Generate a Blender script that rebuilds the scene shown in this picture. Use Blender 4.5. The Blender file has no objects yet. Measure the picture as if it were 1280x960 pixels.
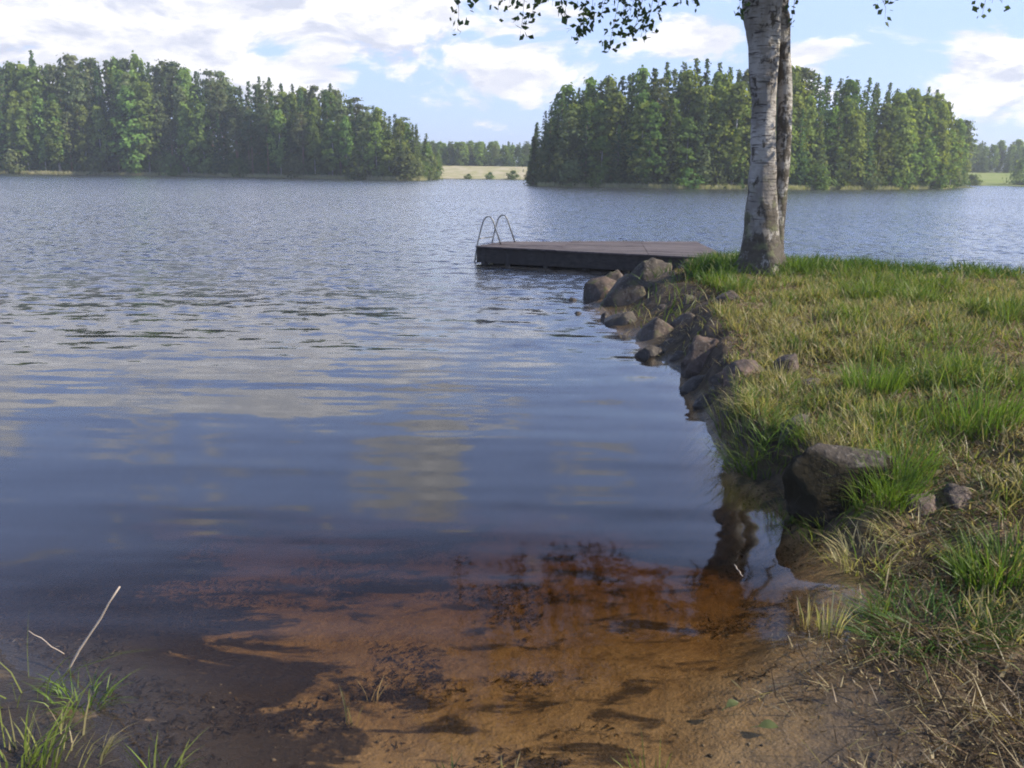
import bpy, math, random
import numpy as np
from mathutils import Vector, Matrix, noise as mnoise

rng = np.random.default_rng(7)
random.seed(7)
R = math.radians
scene = bpy.context.scene
COL = scene.collection

# ------------------------------------------------------------------ camera
F = 1065.0          # focal length in pixels of a 1280 wide picture
EYE = Vector((0, 0, 2.0))
ROT = Matrix.Rotation(R(90 - 14.0), 3, 'X') @ Matrix.Rotation(R(0.72), 3, 'Z')
cd = bpy.data.cameras.new('camera'); cam = bpy.data.objects.new('camera', cd); COL.objects.link(cam)
cd.sensor_width = 36; cd.lens = 36 * F / 1280; cd.clip_start = 0.05; cd.clip_end = 6000
cam.matrix_world = Matrix.Translation(EYE) @ ROT.to_4x4()
scene.camera = cam

def ray(px, py):
    return ROT @ Vector(((px - 640) / F, -(py - 480) / F, -1.0))
def at(px, py, z=0.0):
    "world point at height z seen at a photo pixel"
    d = ray(px, py); t = (z - EYE.z) / d.z
    return EYE + d * t
def at_y(px, py, y):
    d = ray(px, py); return EYE + d * (y / d.y)
def project(p):
    v = ROT.transposed() @ (Vector(p) - EYE)
    return 640 + F * v.x / -v.z, 480 - F * v.y / -v.z

# ------------------------------------------------------------------ helpers
def new_mesh(name, verts, faces, mat=None, smooth=False, col=None, mats=None, midx=None):
    me = bpy.data.meshes.new(name)
    me.from_pydata([tuple(v) for v in verts], [], [tuple(f) for f in faces])
    finish(me, mat, smooth, col, mats, midx)
    return me
def finish(me, mat, smooth=False, col=None, mats=None, midx=None):
    if mats:
        for m in mats: me.materials.append(m)
    elif mat: me.materials.append(mat)
    if midx is not None: me.polygons.foreach_set('material_index', np.asarray(midx, dtype=np.int32))
    if smooth: me.polygons.foreach_set('use_smooth', np.ones(len(me.polygons), dtype=bool))
    if col is not None:
        a = me.color_attributes.new('tint', 'FLOAT_COLOR', 'POINT')
        c = np.ones((len(me.vertices), 4), dtype=np.float32); c[:, :3] = col
        a.data.foreach_set('color', c.ravel())
    me.update()
def np_mesh(name, V, loops, starts, mat=None, smooth=False, col=None, mats=None, midx=None):
    me = bpy.data.meshes.new(name)
    V = np.asarray(V, dtype=np.float32)
    me.vertices.add(len(V)); me.vertices.foreach_set('co', V.ravel())
    me.loops.add(len(loops)); me.loops.foreach_set('vertex_index', np.asarray(loops, dtype=np.int32))
    me.polygons.add(len(starts)); me.polygons.foreach_set('loop_start', np.asarray(starts, dtype=np.int32))
    me.update(calc_edges=True)
    finish(me, mat, smooth, col, mats, midx)
    return me
def quads_mesh(name, Q, mat, cols=None, extra=None):
    "Q: (n,4,3) separate quads"
    n = len(Q)
    col = None if cols is None else np.repeat(np.asarray(cols), 4, axis=0)
    return np_mesh(name, Q.reshape(-1, 3), np.arange(n * 4), np.arange(n) * 4, mat, col=col)
def link(name, me, parent=None):
    o = bpy.data.objects.new(name, me); COL.objects.link(o)
    if parent is not None: o.parent = parent
    return o
def empty(name, loc=(0, 0, 0), rz=0.0):
    o = bpy.data.objects.new(name, None); COL.objects.link(o)
    o.location = loc; o.rotation_euler.z = rz; o.empty_display_size = 0.2
    return o
def tag(o, label=None, cat=None, group=None, kind=None):
    if label: o['label'] = label
    if cat: o['category'] = cat
    if group: o['group'] = group
    if kind: o['kind'] = kind
    return o
def tube_arrays(path, radii, sides=8, rough=0.0, cap=True, seed=0):
    P = [Vector(p) for p in path]; V = []; Fc = []
    up = Vector((0.13, 0.91, 0.39)).normalized()
    for i, p in enumerate(P):
        t = (P[min(i + 1, len(P) - 1)] - P[max(i - 1, 0)]).normalized()
        a = t.cross(up)
        if a.length < 1e-3: a = t.cross(Vector((1, 0, 0)))
        a.normalize(); b = t.cross(a)
        for k in range(sides):
            th = 2 * math.pi * k / sides
            d = a * math.cos(th) + b * math.sin(th); r = radii[i]
            if rough: r *= 1 + rough * mnoise.noise((d * 1.7 + p * 1.3 + Vector((seed, 0, 0))))
            V.append(p + d * r)
    n = len(P)
    for i in range(n - 1):
        for k in range(sides):
            k2 = (k + 1) % sides
            Fc.append((i * sides + k, i * sides + k2, (i + 1) * sides + k2, (i + 1) * sides + k))
    if cap:
        Fc.append(tuple(range(sides - 1, -1, -1))); Fc.append(tuple((n - 1) * sides + k for k in range(sides)))
    return V, Fc
class MB:
    def __init__(s): s.V = []; s.F = []
    def add(s, V, Fc):
        o = len(s.V); s.V += [tuple(v) for v in V]; s.F += [tuple(i + o for i in f) for f in Fc]
    def tube(s, path, radii, sides=8, **k):
        if not hasattr(radii, '__len__'): radii = [radii] * len(path)
        s.add(*tube_arrays(path, radii, sides, **k))
    def hexa(s, c):   # 8 corners: bottom 4 ccw, top 4 ccw
        s.add(c, [(3, 2, 1, 0), (4, 5, 6, 7), (0, 1, 5, 4), (1, 2, 6, 5), (2, 3, 7, 6), (3, 0, 4, 7)])
    def build(s, name, mat, parent=None, smooth=False, bevel=0.0):
        o = link(name, new_mesh(name, s.V, s.F, mat, smooth), parent)
        if bevel:
            m = o.modifiers.new('bevel', 'BEVEL'); m.width = bevel; m.segments = 2; m.limit_method = 'ANGLE'
        return o

# ------------------------------------------------------------------ node helpers
class NT:
    def __init__(s, tree): s.t = tree; s.n = tree.nodes; s.l = tree.links
    def node(s, typ, **kw):
        n = s.n.new(typ)
        for k, v in kw.items(): setattr(n, k, v)
        return n
    def put(s, sock, v):
        if isinstance(v, bpy.types.NodeSocket): s.l.new(v, sock)
        elif v is not None:
            if hasattr(sock.default_value, '__len__') and len(sock.default_value) == 4 and len(v) == 3: v = (*v, 1)
            sock.default_value = v
    def m(s, op, a, b=None, c=None, clamp=False):
        n = s.node('ShaderNodeMath', operation=op, use_clamp=clamp)
        for i, v in enumerate((a, b, c)): s.put(n.inputs[i], v)
        return n.outputs[0]
    def mix(s, f, a, b, blend='MIX'):
        n = s.node('ShaderNodeMix', data_type='RGBA', blend_type=blend)
        s.put(n.inputs[0], f); s.put(n.inputs[6], a); s.put(n.inputs[7], b); return n.outputs[2]
    def noise(s, vec, scale, detail=3, rough=0.55, dist=0.0, out=0):
        n = s.node('ShaderNodeTexNoise'); s.put(n.inputs['Vector'], vec)
        n.inputs['Scale'].default_value = scale; n.inputs['Detail'].default_value = detail
        n.inputs['Roughness'].default_value = rough; n.inputs['Distortion'].default_value = dist
        return n.outputs[out]
    def step(s, v, a, b, o0=0.0, o1=1.0):
        n = s.node('ShaderNodeMapRange', interpolation_type='SMOOTHSTEP')
        s.put(n.inputs[0], v); n.inputs[1].default_value = a; n.inputs[2].default_value = b
        n.inputs[3].default_value = o0; n.inputs[4].default_value = o1; return n.outputs[0]
    def scale(s, vec, sx, sy, sz, off=(0, 0, 0)):
        n = s.node('ShaderNodeMapping'); s.put(n.inputs['Vector'], vec)
        n.inputs['Scale'].default_value = (sx, sy, sz); n.inputs['Location'].default_value = off
        return n.outputs[0]
    def sep(s, vec):
        n = s.node('ShaderNodeSeparateXYZ'); s.put(n.inputs[0], vec); return n.outputs
    def comb(s, x, y, z):
        n = s.node('ShaderNodeCombineXYZ')
        for i, v in enumerate((x, y, z)): s.put(n.inputs[i], v)
        return n.outputs[0]
    def bump(s, h, strength=1.0, dist=1.0):
        n = s.node('ShaderNodeBump'); s.put(n.inputs['Height'], h)
        n.inputs['Strength'].default_value = strength; n.inputs['Distance'].default_value = dist; return n.outputs[0]
def material(name):
    m = bpy.data.materials.new(name); m.use_nodes = True; m.node_tree.nodes.clear()
    nt = NT(m.node_tree); out = nt.node('ShaderNodeOutputMaterial'); return m, nt, out
def principled(nt, out, color, rough=0.8, normal=None, spec=0.3, metal=0.0):
    p = nt.node('ShaderNodeBsdfPrincipled')
    nt.put(p.inputs['Base Color'], color); nt.put(p.inputs['Roughness'], rough)
    p.inputs['Specular IOR Level'].default_value = spec; p.inputs['Metallic'].default_value = metal
    if normal is not None: nt.put(p.inputs['Normal'], normal)
    nt.l.new(p.outputs[0], out.inputs['Surface']); return p

def leaf_material(name, trans=0.4, gloss=0.0, random_tint=0.25, scale=1.0, tr_tint=(1.25, 1.3, 0.6)):
    "diffuse + translucent; colour from the mesh's own tint attribute, varied per object"
    m, nt, out = material(name)
    a = nt.node('ShaderNodeAttribute', attribute_name='tint')
    oi = nt.node('ShaderNodeObjectInfo')
    hs = nt.node('ShaderNodeHueSaturation')
    nt.put(hs.inputs['Hue'], nt.m('MULTIPLY_ADD', oi.outputs['Random'], 0.05 * random_tint / 0.25, 0.5 - 0.025 * random_tint / 0.25))
    rv = nt.m('FRACT', nt.m('MULTIPLY', oi.outputs['Random'], 7.31))
    nt.put(hs.inputs['Value'], nt.m('MULTIPLY_ADD', rv, random_tint * 2 * scale, (1 - random_tint) * scale))
    nt.put(hs.inputs['Saturation'], 1.0); nt.put(hs.inputs['Color'], a.outputs['Color'])
    d = nt.node('ShaderNodeBsdfDiffuse'); nt.put(d.inputs[0], hs.outputs[0])
    t = nt.node('ShaderNodeBsdfTranslucent')
    nt.put(t.inputs[0], nt.mix(1.0, hs.outputs[0], tr_tint, 'MULTIPLY'))
    mx = nt.node('ShaderNodeMixShader'); mx.inputs[0].default_value = trans
    nt.l.new(d.outputs[0], mx.inputs[1]); nt.l.new(t.outputs[0], mx.inputs[2])
    o = mx.outputs[0]
    if gloss:
        g = nt.node('ShaderNodeBsdfGlossy'); g.inputs['Roughness'].default_value = 0.45; g.inputs['Color'].default_value = (1, 1, 1, 1)
        m2 = nt.node('ShaderNodeMixShader'); m2.inputs[0].default_value = gloss
        nt.l.new(o, m2.inputs[1]); nt.l.new(g.outputs[0], m2.inputs[2]); o = m2.outputs[0]
    nt.l.new(o, out.inputs['Surface']); return m

# ------------------------------------------------------------------ materials
M = {}
M['far_leaf'] = leaf_material('far_foliage', 0.5, 0.0, 0.3, 1.35, (1.3, 1.22, 0.55))
M['birch_leaf'] = leaf_material('birch_leaves', 0.3, 0.02, 0.0)
M['blade'] = leaf_material('grass_blades', 0.42, 0.015, 0.0)

def bark_far(name, c1, c2):
    m, nt, out = material(name)
    g = nt.node('ShaderNodeNewGeometry')
    n = nt.noise(nt.scale(g.outputs['Position'], 3, 3, 1), 1.0, 4)
    principled(nt, out, nt.mix(nt.step(n, 0.4, 0.6), c1, c2), 0.9); return m
M['spruce_bark'] = bark_far('spruce_bark', (0.10, 0.075, 0.06), (0.2, 0.16, 0.13))
M['pine_bark'] = bark_far('pine_bark', (0.28, 0.14, 0.08), (0.2, 0.13, 0.1))
M['pale_bark'] = bark_far('pale_birch_bark', (0.55, 0.53, 0.5), (0.22, 0.2, 0.19))

def birch_bark(name='birch_bark', dark_k=0.0):
    m, nt, out = material(name)
    tc = nt.node('ShaderNodeTexCoord'); p = tc.outputs['Object']; z = nt.sep(p)[2]
    w = nt.noise(nt.scale(p, 2.2, 2.2, 1.1), 1.0, 5, 0.6)
    base = nt.mix(nt.step(w, 0.35, 0.65), (0.19, 0.17, 0.15), (0.46, 0.43, 0.385))
    fine = nt.noise(nt.scale(p, 6, 6, 26), 1.0, 3, 0.6)
    base = nt.mix(nt.m('MULTIPLY', nt.step(fine, 0.5, 0.66), 0.7), base, (0.22, 0.19, 0.16))
    lent = nt.noise(nt.scale(p, 4, 4, 40), 1.0, 2, 0.5)          # lenticels, short dark dashes
    base = nt.mix(nt.m('MULTIPLY', nt.step(lent, 0.58, 0.66), 0.9), base, (0.055, 0.045, 0.04))
    blot = nt.noise(nt.scale(p, 6.5, 6.5, 4.0, (5, 1, 2)), 1.0, 6, 0.68)
    low = nt.step(z, 0.1, 1.5, 0.17, 0.02)                        # rough dark bark towards the roots
    dark = nt.step(nt.m('ADD', blot, nt.m('ADD', low, dark_k)), 0.56, 0.64)
    base = nt.mix(dark, base, nt.mix(fine, (0.05, 0.042, 0.035), (0.12, 0.1, 0.075)))
    lich = nt.step(nt.noise(p, 5.0, 4, 0.6), 0.53, 0.64)
    base = nt.mix(nt.m('MULTIPLY', lich, nt.step(z, 0.3, 2.0, 0.55, 0.1)), base, (0.16, 0.17, 0.08))
    h = nt.m('ADD', nt.m('MULTIPLY', blot, 1.4), nt.m('MULTIPLY', fine, 0.5))
    principled(nt, out, base, 0.8, nt.bump(h, 0.9, 0.05), 0.25); return m
M['birch_bark'] = birch_bark(); M['shaded_birch_bark'] = birch_bark('shaded_birch_bark', 0.075)  # second stem's copy: its shaded side is put into a darker bark colour

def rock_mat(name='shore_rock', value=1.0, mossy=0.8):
    m, nt, out = material(name)
    tc = nt.node('ShaderNodeTexCoord'); g = nt.node('ShaderNodeNewGeometry'); oi = nt.node('ShaderNodeObjectInfo')
    p = tc.outputs['Object']; wz = nt.sep(g.outputs['Position'])[2]
    n1 = nt.noise(p, 3.0, 6, 0.65); n2 = nt.noise(p, 22, 5, 0.7)
    hue = nt.mix(oi.outputs['Random'], (0.115, 0.095, 0.078), (0.17, 0.11, 0.085))
    c = nt.mix(nt.step(n1, 0.3, 0.7), (0.045, 0.038, 0.032), hue)
    c = nt.mix(nt.m('MULTIPLY', nt.step(n2, 0.52, 0.7), 0.7), c, (0.22, 0.195, 0.165))
    moss = nt.step(nt.noise(p, 5.5, 5, 0.6, 0.4), 0.52, 0.62)
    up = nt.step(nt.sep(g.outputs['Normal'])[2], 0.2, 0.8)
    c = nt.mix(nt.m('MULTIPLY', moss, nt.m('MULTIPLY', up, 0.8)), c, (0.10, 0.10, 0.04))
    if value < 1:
        c = nt.mix(nt.step(nt.sep(g.outputs['Normal'])[2], 0.72, 0.96, 1, 0), c, nt.mix(n1, (0.012, 0.010, 0.006), (0.034, 0.028, 0.016)))  # shade of the bank hollow painted near-black on all but upward faces
    wet = nt.step(nt.m('ADD', wz, nt.m('MULTIPLY', n1, 0.12)), 0.08, 0.24, 1, 0)     # waterline stain
    c = nt.mix(nt.m('MULTIPLY', wet, 0.8), c, (0.04, 0.033, 0.028))
    h = nt.m('ADD', nt.m('MULTIPLY', n1, 1.5), nt.m('MULTIPLY', n2, 0.35))
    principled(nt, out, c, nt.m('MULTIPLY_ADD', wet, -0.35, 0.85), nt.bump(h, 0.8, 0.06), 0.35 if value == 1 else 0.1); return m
M['rock'] = rock_mat(); M['shade_tinted_rock'] = rock_mat('shade_tinted_rock', 0.33, 0.95)

def wood_mat(name, c1, c2, c3, rough=0.75):
    m, nt, out = material(name)
    tc = nt.node('ShaderNodeTexCoord'); p = tc.outputs['Object']
    g = nt.noise(nt.scale(p, 1.2, 22, 22), 1.0, 5, 0.65); n = nt.noise(p, 1.7, 4, 0.6)
    c = nt.mix(nt.step(g, 0.3, 0.7), c1, c2); c = nt.mix(nt.step(n, 0.45, 0.65), c, c3)
    principled(nt, out, c, rough, nt.bump(g, 0.5, 0.01), 0.3); return m
M['deck'] = wood_mat('weathered_deck', (0.06, 0.05, 0.047), (0.17, 0.135, 0.125), (0.09, 0.07, 0.067))
M['deck_dark'] = wood_mat('dark_jetty_timber', (0.03, 0.026, 0.024), (0.07, 0.058, 0.052), (0.045, 0.037, 0.033))
M['pale_wood'] = wood_mat('pale_timber', (0.5, 0.45, 0.4), (0.62, 0.58, 0.52), (0.45, 0.41, 0.37))
m_, nt_, out_ = material('galvanised_steel')
tc_ = nt_.node('ShaderNodeTexCoord')
principled(nt_, out_, nt_.mix(nt_.noise(tc_.outputs['Object'], 9, 4), (0.10, 0.10, 0.105), (0.26, 0.265, 0.27)), 0.42, spec=0.5, metal=0.85)
M['steel'] = m_
m_, nt_, out_ = material('dry_stalk')
tc_ = nt_.node('ShaderNodeTexCoord')
principled(nt_, out_, nt_.mix(nt_.noise(nt_.scale(tc_.outputs['Object'], 30, 30, 4), 1, 4), (0.36, 0.28, 0.21), (0.52, 0.43, 0.35)), 0.7)
M['stalk'] = m_

# ------------------------------------------------------------------ the shore, as seen
shore_px = [(-200, 780), (0, 812), (85, 850), (130, 900), (155, 960), (190, 1030), (300, 1150), (640, 1190), (900, 1150),
            (1000, 1040), (1005, 960), (1015, 895), (1032, 850), (1050, 800), (1062, 745), (1052, 695), (1012, 645), (962, 603), (908, 575),
            (893, 540), (882, 512), (848, 470), (800, 435), (765, 405), (742, 388)]
shore = [tuple(at(x, y, 0).xy) for x, y in shore_px]
shore = [(-60, -20), (-60, 4.2), (-8, 4.4), (-4, 3.9)] + shore + [(1.25, 13.4), (1.7, 14.8), (2.6, 15.9), (3.6, 16.2), (4.9, 15.5), (6.5, 14.7), (9, 14.2), (14, 13.9), (30, 14), (70, 11), (70, -20)]

def wood_shore(pts): return [tuple(at(x, y, 0).xy) for x, y in pts]
left_front = [(-260, 213.5), (-120, 215), (0, 217.4), (120, 218.7), (250, 220.4), (380, 223.2), (500, 225.6), (530, 225.3), (548, 223.3)]
right_front = [(657, 231.2), (680, 232.8), (720, 233.6), (850, 236), (1000, 237), (1120, 236.7), (1180, 236), (1200, 233.6)]
lf = wood_shore(left_front); rf = wood_shore(right_front)
left_poly = lf + [(-14, 195), (-20, 215), (-190, 330), (-260, 330), (-260, lf[0][1])]
right_poly = rf + [(88, 165), (70, 185), (20, 178), (2, 150)]

def signed_dist(P, poly):
    "positive inside"
    P = np.asarray(P); poly = np.asarray(poly); a = poly; b = np.roll(poly, -1, axis=0)
    d2 = np.full(len(P), 1e18); ins = np.zeros(len(P), dtype=bool)
    for (ax, ay), (bx, by) in zip(a, b):
        ex, ey = bx - ax, by - ay
        t = np.clip(((P[:, 0] - ax) * ex + (P[:, 1] - ay) * ey) / (ex * ex + ey * ey + 1e-12), 0, 1)
        d2 = np.minimum(d2, (P[:, 0] - ax - t * ex) ** 2 + (P[:, 1] - ay - t * ey) ** 2)
        if ay != by:
            c = ((ay > P[:, 1]) != (by > P[:, 1])) & (P[:, 0] < ax + (P[:, 1] - ay) / (by - ay) * ex)
            ins ^= c
    d = np.sqrt(d2); return np.where(ins, d, -d)
def smooth(x, a, b):
    t = np.clip((x - a) / (b - a), 0, 1); return t * t * (3 - 2 * t)
# cheap vector value noise
_perm = np.random.default_rng(3).random((256, 256))
def vnoise(x, y, oct=1):
    r = 0; amp = 1; tot = 0
    for k in range(oct):
        xi = np.floor(x).astype(int); yi = np.floor(y).astype(int); fx = x - xi; fy = y - yi
        fx = fx * fx * (3 - 2 * fx); fy = fy * fy * (3 - 2 * fy)
        g = lambda i, j: _perm[(xi + i) % 256, (yi + j) % 256]
        r = r + amp * ((g(0, 0) * (1 - fx) + g(1, 0) * fx) * (1 - fy) + (g(0, 1) * (1 - fx) + g(1, 1) * fx) * fy)
        tot += amp; amp *= 0.5; x = x * 2.03 + 17.3; y = y * 2.03 + 5.7
    return r / tot
def earth_width(X, Y):
    "width of the bare stony bank between the water and the turf"
    return np.interp(Y, [4.4, 6.5, 8.0, 9.5, 11.0, 13.0, 15.0], [0.12, 0.16, 0.42, 0.85, 1.35, 1.55, 1.2]) * np.where(X < 4.0, 1.0, 0.15)
def near_height(X, Y, sd=None):
    P = np.stack([X, Y], 1)
    if sd is None: sd = signed_dist(P, shore)
    sd = sd + (vnoise(X * 2.3, Y * 2.3, 3) - 0.5) * 0.22 * smooth(Y, 1.5, 3)
    bank = smooth(Y, 4.0, 5.0) * smooth(X, 0.3, 1.0)              # steep stony bank further off, muddy beach close by
    s = np.maximum(sd, 0)
    flat = 0.085 * s + 0.0 * s
    flat = np.minimum(flat, 0.34)
    fw = np.maximum(0.28, earth_width(X, Y) * 0.95); steep = (0.32 + 0.1 * smooth(Y, 7, 9)) * smooth(s / fw, 0.0, 1.0) + 0.18 * smooth(s, 0.25, 2.6)
    z_land = flat * (1 - bank) + steep * bank
    front_rise = smooth(X, 1.9, 3.4) * 0.14 * (1 - bank) * smooth(s, 0.1, 1)
    z_land = z_land + front_rise
    z_land = z_land + smooth(s, 0.05, 0.5) * ((vnoise(X * 0.9, Y * 0.9, 2) - 0.5) * 0.12 + (vnoise(X * 3.1 + 9, Y * 3.1, 3) - 0.5) * 0.11) \
        + smooth(s, 0.0, 0.3) * (vnoise(X * 11, Y * 11, 2) - 0.5) * 0.035
    d = np.maximum(-sd, 0)
    db = np.minimum(np.maximum(Y - 1.3, 0), 8.0); beach = np.maximum(0.026 * db + 0.017 * db * db + 0.02 * np.maximum(db - 4.4, 0) ** 2, 0.02) * smooth(d, 0.0, 0.6) + 0.02 * d
    steepb = 0.35 * d + 0.03 * d * d
    z_bed = -np.minimum(beach * (1 - 0.75 * smooth(Y, 8, 12)) + steepb * 0.75 * smooth(Y, 8, 12), 4.0)
    z_bed = z_bed + smooth(d, 0.1, 1.0) * (vnoise(X * 1.3, Y * 1.3, 3) - 0.5) * 0.05 - 0.004
    return np.where(sd > 0, z_land, z_bed)
def ground_height(X, Y):
    X = np.asarray(X, float); Y = np.asarray(Y, float); P = np.stack([X, Y], 1)
    z = np.full(len(X), -4.0)
    nearm = (Y < 45)
    z[nearm] = near_height(X[nearm], Y[nearm])
    far = ~nearm
    if far.any():
        Pf = P[far]
        a = signed_dist(Pf, left_poly); b = signed_dist(Pf, right_poly)
        sd = np.maximum(a, b)
        zf = np.where(sd > 0, 0.35 * smooth(sd, 0, 2.0) + 0.02 * np.minimum(sd, 60), np.maximum(sd * 0.15, -4))
        c = Pf[:, 1] - (214 + 0.02 * Pf[:, 0])                                  # far land behind the woods
        zc = np.where(c > 0, 0.05 * np.minimum(c, 70) + 0.01 * np.maximum(c - 70, 0), np.maximum(c * 0.1, -4))
        z[far] = np.maximum(zf, zc)
    return z

def lines(segs):
    out = []
    for a, b, n in segs: out += list(np.linspace(a, b, n, endpoint=False))
    return np.array(out + [segs[-1][1]])
gx = lines([(-3000, -420, 8), (-420, -150, 40), (-150, -10, 70), (-10, -3, 28), (-3, 5.6, 215), (5.6, 12, 60), (12, 40, 20), (40, 110, 45), (110, 420, 40), (420, 3000, 8)])
gy = lines([(-60, 1.2, 20), (1.2, 9, 200), (9, 17.5, 110), (17.5, 45, 20), (45, 100, 20), (100, 200, 75), (200, 330, 45), (330, 3500, 12)])
GX, GY = np.meshgrid(gx, gy); nx, ny = len(gx), len(gy)
GZ = ground_height(GX.ravel(), GY.ravel())
V = np.stack([GX.ravel(), GY.ravel(), GZ], 1)
idx = np.arange(nx * ny).reshape(ny, nx)
Q = np.stack([idx[:-1, :-1], idx[:-1, 1:], idx[1:, 1:], idx[1:, :-1]], -1).reshape(-1, 4)

def ground_mat():
    m, nt, out = material('ground_soil_and_sand')
    g = nt.node('ShaderNodeNewGeometry'); p = g.outputs['Position']; s = nt.sep(p); z = s[2]; y = s[1]; x = s[0]
    n1 = nt.noise(p, 1.3, 5, 0.6); n2 = nt.noise(p, 7.0, 5, 0.65); n3 = nt.noise(p, 45, 4, 0.65); n4 = nt.noise(p, 0.45, 3)
    sand = nt.mix(nt.step(n2, 0.3, 0.7), (0.19, 0.122, 0.058), (0.28, 0.19, 0.098))
    sand = nt.mix(nt.m('MULTIPLY', nt.step(n3, 0.5, 0.72), 0.35), sand, (0.13, 0.085, 0.05))
    # patches of dark rotted leaves on the bed
    pat = nt.noise(nt.scale(p, 1.5, 3.0, 1), 1.0, 5, 0.65, 0.5)
    leftish = nt.step(nt.m('ADD', nt.m('MULTIPLY', x, -1.0), nt.m('MULTIPLY', y, -0.75)), -2.1, -0.9, 0.0, 0.24)
    deeper = nt.step(y, 3.9, 4.8, 0.0, 0.035)
    pm = nt.step(nt.m('ADD', nt.m('ADD', pat, leftish), deeper), 0.575, 0.64)
    soil = nt.mix(nt.step(n2, 0.3, 0.7), (0.085, 0.058, 0.036), (0.2, 0.135, 0.08))
    soil = nt.mix(nt.m('MULTIPLY', nt.step(n3, 0.48, 0.7), 0.7), soil, (0.24, 0.17, 0.105))
    dry = nt.mix(n3, (0.12, 0.088, 0.05), (0.25, 0.185, 0.1))
    land = nt.mix(nt.step(n1, 0.42, 0.62), soil, dry)
    land = nt.mix(nt.m('MULTIPLY', nt.step(n4, 0.45, 0.6), 0.5), land, (0.10, 0.11, 0.035))
    mud = nt.mix(n2, (0.05, 0.035, 0.02), (0.105, 0.073, 0.041))
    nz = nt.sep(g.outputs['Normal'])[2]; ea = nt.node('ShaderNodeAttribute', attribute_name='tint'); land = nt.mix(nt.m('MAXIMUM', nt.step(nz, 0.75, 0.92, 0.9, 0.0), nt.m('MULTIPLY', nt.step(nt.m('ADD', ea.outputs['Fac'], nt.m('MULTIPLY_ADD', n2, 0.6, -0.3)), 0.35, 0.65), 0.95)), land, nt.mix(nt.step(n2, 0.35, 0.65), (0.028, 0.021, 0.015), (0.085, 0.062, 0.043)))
    zz = nt.m('ADD', z, nt.m('MULTIPLY_ADD', n2, 0.08, -0.04))
    c = nt.mix(nt.step(zz, -0.03, 0.012), sand, mud)
    c = nt.mix(nt.step(zz, 0.045, 0.15), c, land)
    pm2 = nt.step(nt.noise(nt.scale(p, 3.0, 6.0, 1, (3, 9, 0)), 1.0, 4, 0.65, 0.4), 0.53, 0.65)
    pm = nt.m('MULTIPLY', nt.m('MAXIMUM', pm, nt.m('MULTIPLY', pm2, nt.step(z, -0.03, -0.06))), nt.step(z, 0.04, 0.12, 1, 0))
    c = nt.mix(nt.m('MULTIPLY', pm, nt.step(x, -0.9, 0.9, 0.94, 0.85)), c, (0.03, 0.022, 0.017))
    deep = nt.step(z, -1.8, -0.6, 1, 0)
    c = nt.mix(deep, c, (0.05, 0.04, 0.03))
    far = nt.step(y, 40, 60)
    c = nt.mix(far, c, nt.mix(n4, (0.06, 0.075, 0.025), (0.14, 0.14, 0.05)))
    h = nt.m('ADD', n2, nt.m('MULTIPLY', n3, 0.4))
    wet = nt.step(zz, 0.0, 0.09, 0.35, 0.95)
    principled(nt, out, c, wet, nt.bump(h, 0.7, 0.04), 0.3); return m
nr = V[:, 1] < 45; earth = np.zeros(len(V)); sdv = signed_dist(V[nr, :2], shore); ew = earth_width(V[nr, 0], V[nr, 1])
earth[nr] = (1 - smooth(sdv - ew, -0.1, 0.25)) * smooth(V[nr, 1], 4.3, 5.0)
g_me = np_mesh('ground', V, Q.ravel(), np.arange(len(Q)) * 4, ground_mat(), smooth=True, col=np.repeat(earth[:, None], 3, 1))
tag(link('ground', g_me), 'sandy lake bed rising to a grassy bank and far shores', kind='structure')

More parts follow.
